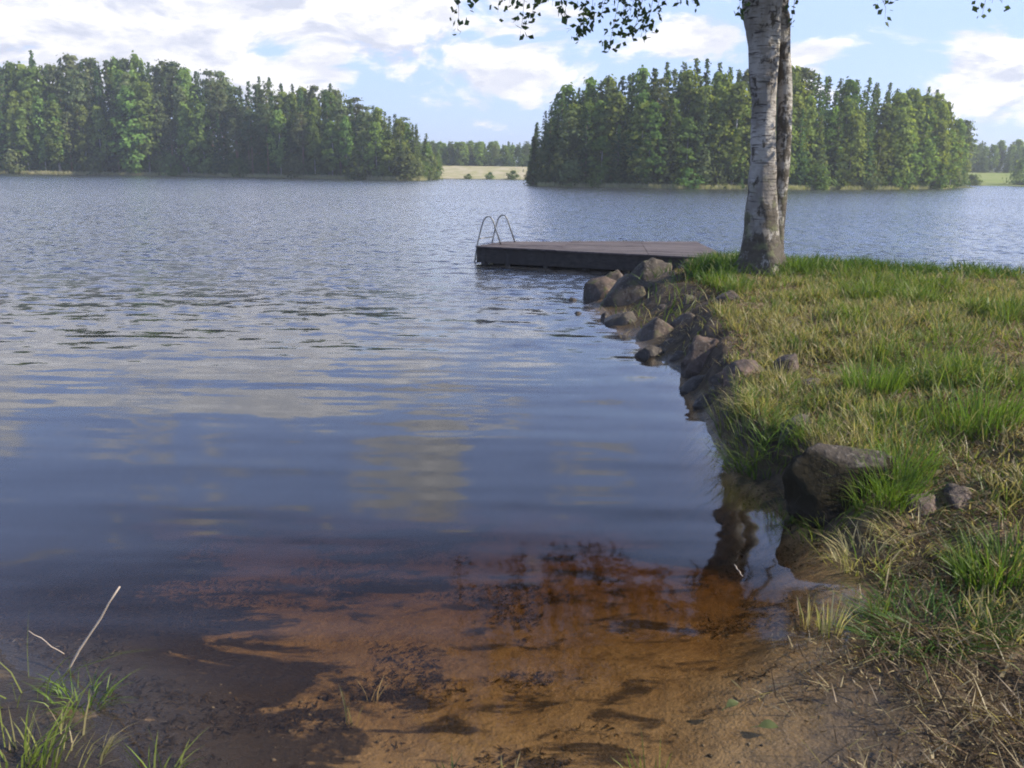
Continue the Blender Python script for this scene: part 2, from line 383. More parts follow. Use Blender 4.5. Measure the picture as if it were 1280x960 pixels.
# ------------------------------------------------------------------ water
def water_mat():
    m, nt, out = material('lake_water')
    g = nt.node('ShaderNodeNewGeometry'); p = g.outputs['Position']; s = nt.sep(p); y = s[1]; x = s[0]
    def slopes(sx, sy, detail, off, rot=0.0):
        mp = nt.node('ShaderNodeMapping'); nt.put(mp.inputs['Vector'], p)
        mp.inputs['Rotation'].default_value = (0, 0, rot)
        mp.inputs['Scale'].default_value = (sx, sy, 1); mp.inputs['Location'].default_value = off
        n = nt.node('ShaderNodeTexNoise'); nt.put(n.inputs['Vector'], mp.outputs[0])
        n.inputs['Scale'].default_value = 1; n.inputs['Detail'].default_value = detail; n.inputs['Roughness'].default_value = 0.5
        q = nt.sep(n.outputs['Color'])
        return nt.m('SUBTRACT', q[0], 0.5), nt.m('SUBTRACT', q[1], 0.5)
    far = nt.step(y, 6.5, 22); mid = nt.step(y, 4.6, 10.5); patch = nt.noise(nt.scale(p, 0.05, 0.02, 1), 1, 3)
    a1 = nt.m('MULTIPLY_ADD', mid, 0.18, 0.12)     # long low ripples
    a2 = nt.m('MULTIPLY_ADD', far, 0.26, nt.m('MULTIPLY_ADD', mid, 0.12, 0.034))
    a3 = nt.m('MULTIPLY', nt.m('MULTIPLY', far, nt.step(patch, 0.3, 0.7, 0.8, 1.2)), 1.25)
    s1 = slopes(0.42, 3.8, 2, (3, 1, 0), R(8)); s2 = slopes(2.4, 6.0, 2, (9, 4, 0), R(-10)); s3 = slopes(3.6, 5.4, 3, (2, 7, 0))
    sx = nt.m('ADD', nt.m('MULTIPLY', nt.m('MULTIPLY', s1[0], a1), 0.3), nt.m('ADD', nt.m('MULTIPLY', nt.m('MULTIPLY', s2[0], a2), 0.6), nt.m('MULTIPLY', s3[0], a3)))
    sy = nt.m('ADD', nt.m('MULTIPLY', s1[1], a1), nt.m('ADD', nt.m('MULTIPLY', s2[1], a2), nt.m('MULTIPLY', s3[1], a3)))
    vn = nt.node('ShaderNodeVectorMath', operation='NORMALIZE'); nt.put(vn.inputs[0], nt.comb(sx, sy, 1.0)); N = vn.outputs[0]
    dt = nt.node('ShaderNodeVectorMath', operation='DOT_PRODUCT'); nt.put(dt.inputs[0], N); nt.put(dt.inputs[1], g.outputs['Incoming'])
    cosi = nt.m('MINIMUM', nt.m('ABSOLUTE', dt.outputs['Value']), 1.0)
    fres = nt.m('MULTIPLY_ADD', nt.m('POWER', nt.m('SUBTRACT', 1.0, cosi), 5.0), 0.98, 0.02, clamp=True)   # Schlick, same from both sides
    gl = nt.node('ShaderNodeBsdfGlossy'); nt.put(gl.inputs['Roughness'], nt.step(y, 6, 18, 0.045, 0.19)); gl.inputs['Color'].default_value = (1, 1, 1, 1)
    nt.put(gl.inputs['Normal'], N)
    tr = nt.node('ShaderNodeBsdfTransparent')
    mx = nt.node('ShaderNodeMixShader'); nt.put(mx.inputs[0], fres)
    nt.l.new(tr.outputs[0], mx.inputs[1]); nt.l.new(gl.outputs[0], mx.inputs[2]); nt.l.new(mx.outputs[0], out.inputs['Surface'])
    ab = nt.node('ShaderNodeVolumeAbsorption')       # tea coloured bog water
    ab.inputs['Color'].default_value = (0.66, 0.53, 0.32, 1); ab.inputs['Density'].default_value = 4.1
    nt.l.new(ab.outputs[0], out.inputs['Volume']); return m
w = MB(); w.hexa([(-420, -55, -5), (420, -55, -5), (420, 320, -5), (-420, 320, -5), (-420, -55, 0), (420, -55, 0), (420, 320, 0), (-420, 320, 0)])
tag(w.build('water', water_mat()), 'rippled tea-brown lake water', kind='structure')

# ------------------------------------------------------------------ far tree kinds (arrays, about life size)
def cards(C, N, size, aspect=1.0, r=None):
    "random quads with centres C, facing roughly N"
    r = r or rng; n = len(C)
    N = N / (np.linalg.norm(N, axis=1, keepdims=True) + 1e-9)
    t = r.normal(size=(n, 3)); t -= (t * N).sum(1, keepdims=True) * N; t /= np.linalg.norm(t, axis=1, keepdims=True) + 1e-9
    b = np.cross(N, t); s = np.asarray(size).reshape(-1, 1) * np.ones((n, 1))
    k = r.uniform(0.6, 1.3, (n, 4, 1))
    Q = np.stack([-t, -b * aspect, t, b * aspect], 1) * k * s[:, None, :]
    return Q + C[:, None, :]
def tint(n, c1, c2, r=None):
    r = r or rng; k = r.random((n, 1)); return np.array(c1) * (1 - k) + np.array(c2) * k
def spruce(seed, H=20.0, Rm=2.6, bare=0.06, c1=(0.045, 0.075, 0.032), c2=(0.09, 0.13, 0.05)):
    r = np.random.default_rng(seed); C = []; N = []; S = []
    z = bare * H
    while z < H - 0.2:
        t = (z - bare * H) / (H * (1 - bare)); rad = Rm * (1 - t) ** 0.85 * (0.75 + 0.25 * min(1, t * 8)) * r.uniform(0.8, 1.15) + 0.26
        nb = max(3, int(5 + 6 * (1 - t)))
        for k in range(nb):
            th = r.uniform(0, 2 * math.pi); L = rad * r.uniform(0.55, 1.15); m = max(2, int(L / 0.5))
            for j in range(m):
                f = (j + r.uniform(0.3, 1)) / m; d = np.array([math.cos(th), math.sin(th), 0])
                C.append(d * L * f + np.array([r.normal() * .12, r.normal() * .12, z - 0.22 * L * f + r.normal() * .1]))
                N.append(d * 0.7 + np.array([0, 0, 0.5]) + r.normal(size=3) * 0.5); S.append(0.5 * r.uniform(0.7, 1.3) * (0.55 + 0.45 * (1 - t)))
        z += 0.38 + 0.25 * (1 - t)
    C = np.array(C); Q = cards(C, np.array(N), np.array(S), 0.8, r)
    return Q, tint(len(Q), c1, c2, r), [(0, 0, -0.3), (0, 0, H * .5), (0, 0, H * 0.97)], [0.2, 0.13, 0.03]
def broadleaf(seed, H=17.0, Rm=2.7, z0=0.18, nclump=80, per=22, c1=(0.095, 0.145, 0.034), c2=(0.175, 0.235, 0.065), size=0.36, peak=0.45):
    r = np.random.default_rng(seed); C = []; N = []
    for k in range(nclump):
        t = r.uniform(0.0, 1.0); z = H * (z0 + (1 - z0) * t)
        prof = (math.sin(math.pi * min(1, max(0, t)) ** (0.9)) ** 0.7 * (1.1 - 0.55 * t)) + 0.12
        th = r.uniform(0, 2 * math.pi); rr = Rm * prof * math.sqrt(r.uniform(0.15, 1)); lump = r.uniform(0.45, 0.95)
        c = np.array([rr * math.cos(th), rr * math.sin(th), min(z, H - lump * 0.6)])
        p = r.normal(size=(per, 3)) * lump * np.array([0.55, 0.55, 0.6]); C.append(c + p)
        o = np.array([math.cos(th), math.sin(th), 0.5]); N.append(o + p * 0.8 + r.normal(size=(per, 3)) * 0.5)
    C = np.concatenate(C); N = np.concatenate(N); Q = cards(C, N, size * r.uniform(0.6, 1.3, len(C)), 0.8, r)
    cl = np.repeat(r.uniform(0.7, 1.15, nclump), per)[:, None]
    return Q, tint(len(Q), c1, c2, r) * cl, [(0, 0, -0.3), (r.normal() * .2, r.normal() * .2, H * .5), (r.normal() * .2, 0, H * 0.95)], [0.15, 0.1, 0.02]
def pine(seed, H=21.0, Rm=2.5, bare=0.5, c1=(0.075, 0.10, 0.048), c2=(0.135, 0.16, 0.075)):
    r = np.random.default_rng(seed); C = []; N = []
    for k in range(46):
        t = r.uniform(0, 1); z = H * (bare + (1 - bare) * t); rad = Rm * (1 - 0.75 * t ** 1.6) * (0.6 + 0.4 * min(1, t * 3)); th = r.uniform(0, 2 * math.pi)
        rr = rad * r.uniform(0.25, 1.0); c = np.array([rr * math.cos(th), rr * math.sin(th), min(z, H - 0.4)])
        p = r.normal(size=(26, 3)) * np.array([0.6, 0.6, 0.3]); C.append(c + p); N.append(p + np.array([0, 0, 0.6]) + r.normal(size=(26, 3)) * 0.4)
    C = np.concatenate(C); N = np.concatenate(N); Q = cards(C, N, 0.4 * r.uniform(0.6, 1.3, len(C)), 0.7, r)
    return Q, tint(len(Q), c1, c2, r), [(0, 0, -0.3), (0.15, 0, H * .5), (0, 0.1, H * 0.97)], [0.2, 0.15, 0.03]
protos = {'spruce_tree': [(spruce(s, rm_h[0], rm_h[1]), rm_h[0]) for s, rm_h in ((1, (20, 3.3)), (2, (20, 2.7)), (3, (20, 3.7)), (4, (20, 2.4)))],
          'birch_tree': [(broadleaf(11, 17, 3.0, nclump=95), 17), (broadleaf(12, 17, 2.6, nclump=90), 17), (broadleaf(13, 17, 3.4, 0.06, nclump=110), 17), (broadleaf(14, 17, 2.8, 0.22, nclump=90), 17)],
          'pine_tree': [(pine(21, 21, 3.0), 21), (pine(22, 21, 2.7, 0.55), 21), (pine(23, 21, 3.3, 0.42), 21)],
          'willow_shrub': [(broadleaf(31, 4, 1.9, 0.0, 40, 24, (0.08, 0.10, 0.04), (0.17, 0.19, 0.085), 0.24), 4), (broadleaf(32, 4, 2.3, 0.0, 44, 24, (0.06, 0.1, 0.025), (0.12, 0.17, 0.05), 0.24), 4)]}
barks = {'spruce_tree': M['spruce_bark'], 'birch_tree': M['pale_bark'], 'pine_tree': M['pine_bark'], 'willow_shrub': M['spruce_bark']}
pmesh = {}
for kind, L in protos.items():
    pmesh[kind] = []
    for (Qd, cl, path, rad), H in L:
        tv, tf = tube_arrays(path, rad, 6)
        pmesh[kind].append((quads_mesh('crown', Qd, M['far_leaf'], cl), new_mesh('trunk', tv, tf, barks[kind], True), H))
def ordinal(n):
    ones = 'first second third fourth fifth sixth seventh eighth ninth tenth eleventh twelfth thirteenth fourteenth fifteenth sixteenth seventeenth eighteenth nineteenth'.split()
    tens = {2: 'twenty', 3: 'thirty', 4: 'forty', 5: 'fifty', 6: 'sixty', 7: 'seventy', 8: 'eighty', 9: 'ninety'}
    tth = {2: 'twentieth', 3: 'thirtieth', 4: 'fortieth', 5: 'fiftieth', 6: 'sixtieth', 7: 'seventieth', 8: 'eightieth', 9: 'ninetieth'}
    if n < 20: return ones[n - 1]
    return tth[n // 10] if n % 10 == 0 else tens[n // 10] + '-' + ones[n % 10 - 1]
def plant_tree(kind, x, y, H, label, cat, group=None, var=None, wide=1.0):
    var = random.randrange(len(pmesh[kind])) if var is None else var
    cm, tm, h0 = pmesh[kind][var]
    z = float(ground_height([x], [y])[0])
    e = empty(kind, (x, y, z - 0.05), random.uniform(0, 6.28)); s = H / h0
    e.scale = (s ** 0.6 * wide, s ** 0.6 * wide, s)
    link('trunk', tm, e); link('crown', cm, e)
    return tag(e, label, cat, group)

left_top = [(-200, 80), (0, 78), (30, 84), (50, 72), (75, 82), (110, 75), (190, 74), (240, 86), (285, 96), (300, 108), (330, 97), (380, 110), (415, 112), (450, 126), (490, 140), (520, 150), (540, 178), (552, 200)]
right_top = [(655, 195), (668, 152), (680, 140), (700, 113), (720, 106), (750, 96), (790, 91), (850, 77), (880, 78), (930, 85), (990, 85), (1030, 95), (1060, 98), (1100, 108), (1150, 113), (1168, 124), (1180, 150), (1195, 158), (1212, 180)]
def interp(tab, x): return float(np.interp(x, [t[0] for t in tab], [t[1] for t in tab]))
def ground_point(px, front, back):
    "a point BACK metres behind the wood's shoreline in the direction of pixel column px"
    p = at(px, interp(front, px), 0); d = Vector((p.x, p.y, 0)).normalized()
    q = p + d * back; return q
woods = []
def fill_wood(name, front, top, x0, x1, rows):
    for (row, back, step, frac, mixk) in rows:
        L = []; x = x0 + step * 0.5 * random.random()
        while x < x1:
            q = ground_point(x, front, back + random.uniform(-1, 1) * 0.8)
            zt = at_y(x, interp(top, x), q.y).z
            L.append((x, q, zt, random.random())); x += step * random.uniform(0.75, 1.25) * 105 / 100
        woods.append((name, row, frac, mixk, L))
# ---- the long wood across the lake
fill_wood('long far wood', left_front, left_top, -90, 548, [
    ('front', 2.5, 17, (0.5, 0.8), (0.22, 0.62)), ('second', 6.5, 15, (0.7, 0.93), (0.45, 0.7)), ('third', 11, 14, (0.86, 1.0), (0.5, 0.75)), ('back', 17, 12, (0.96, 1.05), (0.5, 0.62))])
# ---- the nearer wood behind the birch
fill_wood('wood behind the birch', right_front, right_top, 664, 1202, [
    ('front', 2.2, 19, (0.45, 0.8), (0.4, 0.95)), ('second', 5.5, 16, (0.7, 0.95), (0.5, 0.94)), ('third', 9.5, 14, (0.88, 1.02), (0.75, 0.97)), ('back', 14, 12, (0.96, 1.05), (0.85, 0.98))])
KN = {'spruce_tree': 'spruce', 'birch_tree': 'birch', 'pine_tree': 'pine'}
adj = {'spruce_tree': ('slim dark', 'dark conical', 'broad dark'), 'birch_tree': ('slender leafy', 'light green', 'full leafy'), 'pine_tree': ('bare-stemmed', 'grey-green', 'tall-stemmed')}
for name, row, frac, (ps, pb), L in woods:
    end = 'beach'
    order = sorted(L, key=lambda t: -t[0]) if name.startswith('long') else sorted(L, key=lambda t: t[0])
    for i, (x, q, zt, u) in enumerate(order):
        v = random.random()
        kind = 'spruce_tree' if v < ps else ('birch_tree' if v < pb else 'pine_tree')
        if name.startswith('wood') and x < 705: kind = 'spruce_tree'
        if name.startswith('wood') and 1110 < x and row != 'back': kind = 'birch_tree' if v < 0.75 else 'spruce_tree'
        zg = float(ground_height([q.x], [q.y])[0])
        f = frac[0] + (frac[1] - frac[0]) * u
        if name.startswith('wood') and x < 690: f = max(f, 0.85)
        H = max(3.0, (zt - zg) * f)
        wide = random.uniform(0.8, 1.15) 
        pos = 'outermost' if i == 0 else ordinal(i + 1)
        plant_tree(kind, q.x, q.y, H, f'{random.choice(adj[kind])} {KN[kind]}, {pos} from the {end} end, {row} row of the {name}',
                   'tree', f'trees of the {name}', None, wide)
def lone(kind, px, py_top, front, back, label, cat='tree', var=0, wide=1.0, group=None):
    q = ground_point(px, front, back); zt = at_y(px, py_top, q.y).z; zg = float(ground_height([q.x], [q.y])[0])
    return plant_tree(kind, q.x, q.y, zt - zg, label, cat, group, var, wide)
lone('spruce_tree', 57, 62, left_front, 18, 'tallest pointed spruce sticking up above the long far wood', var=1, wide=0.9)
lone('spruce_tree', 417, 104, left_front, 14, 'pointed spruce rising above the sinking end of the long far wood', var=3)
lone('birch_tree', 168, 112, left_front, 1.2, 'big bright green birch standing out at the water edge of the long far wood', var=2, wide=1.35)
lone('birch_tree', 75, 128, left_front, 1.3, 'yellowish green birch near the water under the tallest spruce', var=0, wide=1.1)
lone('birch_tree', 250, 150, left_front, 1.1, 'low fresh green birch beside the big bright birch', var=2, wide=1.1)
lone('pine_tree', 1196, 150, right_front, 6, 'dark rounded pine on the field end of the wood behind the birch', var=2, wide=1.1)
lone('birch_tree', 915, 105, right_front, 1.6, 'bright yellow-green birch seen just beside the big birch trunk', var=0, wide=1.1)
lone('birch_tree', 800, 130, right_front, 1.5, 'bright green birch on the shore straight beyond the jetty', var=2, wide=1.0)
shr = [('right', 712, 203, 'pale willow shrub on the shore at the beach end of the nearer wood', 0, 1.2), ('right', 745, 212, 'low willow shrub next to the pale willow on the nearer wood shore', 1, 1.0),
       ('right', 860, 212, 'round green shrub at the waterline beyond the middle of the jetty', 1, 1.1), ('right', 1020, 208, 'green shrub on the far shore just clear of the birch trunk', 1, 1.2),
       ('right', 1085, 214, 'low shrub on the far shore between birch trunk and field', 0, 1.0), ('right', 1165, 205, 'leafy shrub overhanging the water near the field end', 1, 1.2),
       ('left', 20, 190, 'shrub at the waterline farthest along the long wood', 0, 1.2), ('left', 120, 196, 'grey-green shrub below the yellowish birch on the long shore', 0, 1.3), ('left', 215, 195, 'shrub under the big bright birch', 1, 1.2),
       ('left', 300, 200, 'low shrub by a gap in the long shore', 1, 1.1), ('left', 372, 198, 'shrub midway between bright birch and beach end of the long shore', 0, 1.3), ('left', 450, 196, 'bushy shrub near the beach end of the long shore', 1, 1.3), ('left', 505, 192, 'olive shrub hanging over the water at the beach end', 0, 1.4), ('left', 535, 196, 'outermost olive shrub on the point beside the beach', 0, 1.3)]
for side, px, pt, lab, var, wd in shr:
    lone('willow_shrub', px, pt, left_front if side == 'left' else right_front, 0.7, lab, 'shrub', var, wd, 'shrubs along the far shores')

# dense ground cover and the far woods that read as one mass
def scatter_mass(name, spots, kinds, label, smat=M['far_leaf'], shade=1.0):
    Qs = []; Cs = []
    for (x, y, z, H) in spots:
        kind, var = random.choice(kinds); (Qd, cl, pth, rd), h0 = protos[kind][var]; s = H / h0
        a = random.uniform(0, 6.28); c, sn = math.cos(a), math.sin(a); k = s ** 0.6
        q = Qd.reshape(-1, 3) * np.array([k, k, s]); q = np.stack([q[:, 0] * c - q[:, 1] * sn, q[:, 0] * sn + q[:, 1] * c, q[:, 2]], 1) + np.array([x, y, z])
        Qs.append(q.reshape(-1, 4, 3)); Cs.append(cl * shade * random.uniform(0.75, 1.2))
    o = link(name, quads_mesh(name, np.concatenate(Qs), smat, np.concatenate(Cs))); return tag(o, label, kind='stuff')
def mass_spots(front, x0, x1, back0, back1, n, h0, h1):
    S = []
    for k in range(n):
        px = random.uniform(x0, x1); q = ground_point(px, front, random.uniform(back0, back1))
        S.append((q.x, q.y, float(ground_height([q.x], [q.y])[0]) - 0.2, random.uniform(h0, h1)))
    return S
shrubk = [('willow_shrub', 0), ('willow_shrub', 1)]
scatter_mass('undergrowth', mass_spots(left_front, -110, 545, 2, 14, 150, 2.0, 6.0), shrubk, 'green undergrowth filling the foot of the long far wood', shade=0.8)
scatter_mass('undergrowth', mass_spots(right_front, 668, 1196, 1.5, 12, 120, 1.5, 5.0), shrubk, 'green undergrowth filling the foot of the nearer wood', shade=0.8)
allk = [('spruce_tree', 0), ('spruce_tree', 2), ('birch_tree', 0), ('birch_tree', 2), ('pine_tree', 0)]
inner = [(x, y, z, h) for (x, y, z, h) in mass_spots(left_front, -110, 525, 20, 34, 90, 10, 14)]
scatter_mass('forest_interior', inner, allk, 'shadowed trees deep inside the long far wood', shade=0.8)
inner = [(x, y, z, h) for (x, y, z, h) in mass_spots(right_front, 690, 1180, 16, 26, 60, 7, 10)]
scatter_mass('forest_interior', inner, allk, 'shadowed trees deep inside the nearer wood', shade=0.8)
def far_spots(px0, px1, y0, y1, n, ptop, jit):
    S = []
    for k in range(n):
        y = random.uniform(y0, y1); px = random.uniform(px0, px1); p = at_y(px, 215, y)
        z = float(ground_height([p.x], [p.y])[0]); zt = at_y(px, ptop + random.uniform(-jit, jit), y).z
        S.append((p.x, y, z - 0.3, max(4, zt - z)))
    return S
scatter_mass('far_woods', far_spots(470, 720, 285, 320, 150, 179, 4), allk, 'distant bluish wood beyond the pale beach')
scatter_mass('far_woods', far_spots(1150, 1720, 285, 325, 260, 178, 5), allk, 'distant grey-green wood beyond the green field')

# pale beach and green field on the far land
def patch_mesh(name, px0, px1, y0, y1, mat, lift):
    xs = np.linspace(at_y(px0, 215, y0).x, at_y(px1, 215, y0).x, 40); ys = np.linspace(y0, y1, 24)
    X, Y = np.meshgrid(xs, ys); X = X + (Y - y0) * (X / y0)
    Z = ground_height(X.ravel(), Y.ravel()) + lift * np.minimum(1, 1.0)
    Vv = np.stack([X.ravel(), Y.ravel(), Z], 1); ii = np.arange(40 * 24).reshape(24, 40)
    q = np.stack([ii[:-1, :-1], ii[:-1, 1:], ii[1:, 1:], ii[1:, :-1]], -1).reshape(-1, 4)
    return np_mesh(name, Vv, q.ravel(), np.arange(len(q)) * 4, mat, smooth=True)
def field_mat(name, c1, c2, sc):
    m, nt, out = material(name); g = nt.node('ShaderNodeNewGeometry')
    n = nt.noise(nt.scale(g.outputs['Position'], 0.25, 0.08, 1), sc, 5, 0.6)
    principled(nt, out, nt.mix(nt.step(n, 0.35, 0.65), c1, c2), 0.95, spec=0.1); return m
tag(link('beach', patch_mesh('beach', 548, 668, 215.5, 288, field_mat('pale_beach', (0.42, 0.36, 0.25), (0.30, 0.28, 0.13), 1.2), 0.06)), 'pale sandy beach on the far shore', kind='structure')
tag(link('field', patch_mesh('field', 1185, 1720, 216.5, 288, field_mat('green_field', (0.17, 0.22, 0.05), (0.23, 0.25, 0.085), 1.0), 0.06)), 'green field on the far shore', kind='structure')
for px, yy, H, lab, wd in ((1279, 222, 6.0, 'dark bush at the field edge by the water', 1.2), (1216, 219, 2.4, 'low bush where field meets the wood', 1.5), (585, 216, 1.2, 'small bush on the pale beach', 1.0), (612, 216.5, 1.6, 'second small bush on the pale beach, nearer its middle', 0.9), (640, 217, 2.0, 'bush at the beach end near the nearer wood', 1.2)):
    p = at_y(px, 220, yy); plant_tree('willow_shrub', p.x, p.y, H, lab, 'shrub', None, 1, wd)

# ------------------------------------------------------------------ blades of grass
def blades(base, h, w, lean, az, curve, cols, mat=None):
    "arrays -> one tapered, bent blade each (7 verts)"
    n = len(base); d = np.stack([np.cos(az), np.sin(az), np.zeros(n)], 1); s = np.stack([-np.sin(az), np.cos(az), np.zeros(n)], 1)
    tw = rng.uniform(0, math.pi, n); s = s * np.cos(tw)[:, None] + d * np.sin(tw)[:, None]
    V = np.zeros((n, 7, 3)); up = np.array([0, 0, 1.0])
    for lv, (t, wk) in enumerate(((0, 1.0), (0.4, 0.85), (0.75, 0.5))):
        c = base + up * (h * (t - 0.5 * curve * t * t))[:, None] + d * (h * (lean * t + curve * t * t))[:, None]
        V[:, lv * 2] = c - s * (w * wk)[:, None] * 0.5; V[:, lv * 2 + 1] = c + s * (w * wk)[:, None] * 0.5
    V[:, 6] = base + up * (h * (1 - 0.5 * curve))[:, None] + d * (h * (lean + curve))[:, None]
    o = (np.arange(n) * 7)[:, None]
    loops = (o + np.array([0, 1, 3, 2, 2, 3, 5, 4, 4, 5, 6])[None]).ravel()
    starts = ((np.arange(n) * 11)[:, None] + np.array([0, 4, 8])[None]).ravel()
    return V.reshape(-1, 3), loops, starts, np.repeat(cols, 7, axis=0)
GREEN = np.array((0.09, 0.165, 0.03)); LUSH = np.array((0.05, 0.105, 0.02)); YEL = np.array((0.20, 0.215, 0.06)); DRY = np.array((0.38, 0.30, 0.185)); STRAW = np.array((0.55, 0.45, 0.26)); BROWN = np.array((0.16, 0.105, 0.06))

def bank_grass():
    n = 275000
    # more points close to the camera
    Y = 1.6 + (15.6 - 1.6) * rng.random(n) ** 1.25; X = -0.2 + rng.random(n) * (2.2 + Y * 0.95)
    P = np.stack([X, Y], 1); sd = signed_dist(P, shore)
    z = near_height(X, Y, sd)
    # cover and colour zones
    big = vnoise(X * 0.8, Y * 0.8, 3); cl = vnoise(X * 3.3 + 4, Y * 3.3, 3); lushn = vnoise(X * 1.15 + 31, Y * 1.15 + 7, 2)
    bank = smooth(Y, 3.7, 4.9)
    dens = bank * (0.25 + 1.2 * smooth(cl, 0.3, 0.65)) * smooth(sd, 0.02, 0.3)
    dens = dens + (1 - bank) * smooth(sd + (cl - .5) * 1.0, 0.25, 1.1) * smooth(cl, 0.42, 0.62) * 0.55 * smooth(X + 0.25 * Y, 2.6, 3.3)
    soilpatch = smooth(vnoise(X * 0.9 + 77, Y * 1.4 + 13, 2), 0.53, 0.64)
    dens = dens * (1 - 0.9 * soilpatch) * (0.03 + 0.97 * smooth(sd + (cl - 0.5) * 0.5 - earth_width(X, Y), -0.12, 0.15)) * np.where(sd > 0.0, 1, 0)
    keep = rng.random(n) < np.clip(dens, 0, 1); X, Y, sd, z, cl, big, lushn = (a[keep] for a in (X, Y, sd, z, cl, big, lushn)); n = len(X)
    lush = smooth(lushn, 0.5, 0.66)
    back = smooth(Y - (11.6 - 0.02 * X), 0, 1.0)
    lush = np.maximum(lush, back)
    h = (0.05 + 0.08 * rng.random(n) + 0.16 * lush * rng.random(n) + 0.07 * smooth(cl, 0.5, 0.75)) * (0.85 + 0.25 * smooth(Y, 3, 8))
    k = rng.random((n, 1)); dryp = np.clip(0.70 - 0.7 * lush + 0.9 * (big - 0.5), 0.06, 0.9)[:, None]
    green = GREEN * (1 - k) + YEL * k; green = green * (1 - 0.8 * back[:, None]) + LUSH * 0.8 * back[:, None]
    j = rng.random((n, 1)); dry = DRY * (1 - j * 0.7) + YEL * j * 0.7
    cols = np.where(rng.random((n, 1)) < dryp, dry, green) * rng.uniform(0.7, 1.25, (n, 1))
    w = 0.0045 + 0.004 * rng.random(n) + 0.0006 * Y
    base = np.stack([X, Y, z - 0.01], 1)
    V, l, s, c = blades(base, h, w, rng.uniform(0.0, 0.5, n), rng.uniform(0, 6.28, n), rng.uniform(0.0, 0.7, n), cols)
    tag(link('grass', np_mesh('grass', V, l, s, M['blade'], col=c)), 'short sunlit grass, part dry, covering the bank', kind='stuff')
bank_grass()
def thatch():
    n = 150000; Y = 3.2 + 11.5 * rng.random(n) ** 1.2; X = 0.9 + rng.random(n) * (1.2 + Y * 0.72)
    sd = signed_dist(np.stack([X, Y], 1), shore); cl = vnoise(X * 4.1 + 61, Y * 4.1, 3)
    keep = (rng.random(n) < 0.25 + 0.75 * smooth(cl, 0.35, 0.6)) & (sd > earth_width(X, Y) * 0.8 + 0.05); X, Y, cl = X[keep], Y[keep], cl[keep]; n = len(X); z = near_height(X, Y)
    k = rng.random((n, 1)); pick = rng.random((n, 1)); cols = np.where(pick < 0.45, BROWN * (0.4 + 0.9 * k), np.where(pick < 0.7, DRY * (0.5 + 0.5 * k), GREEN * (0.5 + 0.6 * k)))
    V, l, s, c = blades(np.stack([X, Y, z - .003], 1), rng.uniform(.015, .05, n), rng.uniform(.004, .011, n) + 0.0005 * Y, rng.uniform(0.2, 2.0, n), rng.uniform(0, 6.28, n), rng.uniform(0, .6, n), cols)
    tag(link('undergrowth', np_mesh('undergrowth', V, l, s, M['blade'], col=c)), 'low brown and green thatch matted between the taller grass', kind='stuff')
thatch()

def litter():
    "dead straws and shreds lying on the muddy edge and among the grass"
    n = 150000
    Y = 1.5 + 12 * rng.random(n) ** 2.2; X = 0.1 + rng.random(n) * (1.6 + Y * 0.75)
    sd = signed_dist(np.stack([X, Y], 1), shore); cl = vnoise(X * 2.2 + 3, Y * 2.2, 3)
    edge = smooth(sd + (cl - 0.5) * 0.9, -0.2, 0.25); keep = (rng.random(n) < edge * np.where(Y < 4.4, 0.4 + 0.9 * smooth(cl, 0.38, 0.6), 0.55)) & (sd > -0.3)
    X, Y = X[keep], Y[keep]; n = len(X); z = near_height(X, Y) + rng.uniform(0.0, 0.02, n)
    L = 0.015 + 0.13 * rng.random(n) ** 2.2; k = rng.random((n, 1))
    cols = np.where(rng.random((n, 1)) < 0.27, STRAW * k + DRY * (1 - k), BROWN * (0.35 + k)) * rng.uniform(0.5, 1.15, (n, 1))
    az = rng.uniform(0, 6.28, n); lean = rng.uniform(0.8, 3.0, n); h = L / np.sqrt(1 + lean ** 2)
    V, l, s, c = blades(np.stack([X, Y, z], 1), h, rng.uniform(0.003, 0.009, n), lean, az, rng.uniform(0, 0.4, n), cols)
    tag(link('litter', np_mesh('litter', V, l, s, M['blade'], col=c)), 'brown dead reeds and straw littering the muddy edge', kind='stuff')
litter()
def pebbles():
    n = 2600; Y = 1.6 + 3.6 * rng.random(n); X = -1.6 + 4.8 * rng.random(n)
    sd = signed_dist(np.stack([X, Y], 1), shore); cl = vnoise(X * 2.6 + 90, Y * 2.6, 2); keep = (sd > -1.0) & (sd < 1.2) & (rng.random(n) < smooth(cl, 0.4, 0.7)); X, Y = X[keep], Y[keep]; n = len(X); z = near_height(X, Y)
    rad = 0.003 + 0.011 * rng.random(n) ** 4; o8 = np.array([(1, 0, 0), (0, 1, 0), (-1, 0, 0), (0, -1, 0), (0, 0, .7), (0, 0, -.7)], float)
    V = (o8[None] * rng.uniform(0.6, 1.2, (n, 6, 1)) * rad[:, None, None]) + np.stack([X, Y, z + rad * .2], 1)[:, None, :]
    f = np.array([(0, 1, 4), (1, 2, 4), (2, 3, 4), (3, 0, 4), (1, 0, 5), (2, 1, 5), (3, 2, 5), (0, 3, 5)]); L = ((np.arange(n) * 6)[:, None] + f.ravel()[None]).ravel()
    c = np.array((0.2, 0.16, 0.12)) * rng.uniform(0.4, 1.5, (n, 1))
    tag(link('gravel', np_mesh('gravel', V.reshape(-1, 3), L, np.arange(n * 8) * 3, M['blade'], col=np.repeat(c, 6, axis=0))), 'scattered grit and small pebbles on the wet sand', kind='stuff')
pebbles()
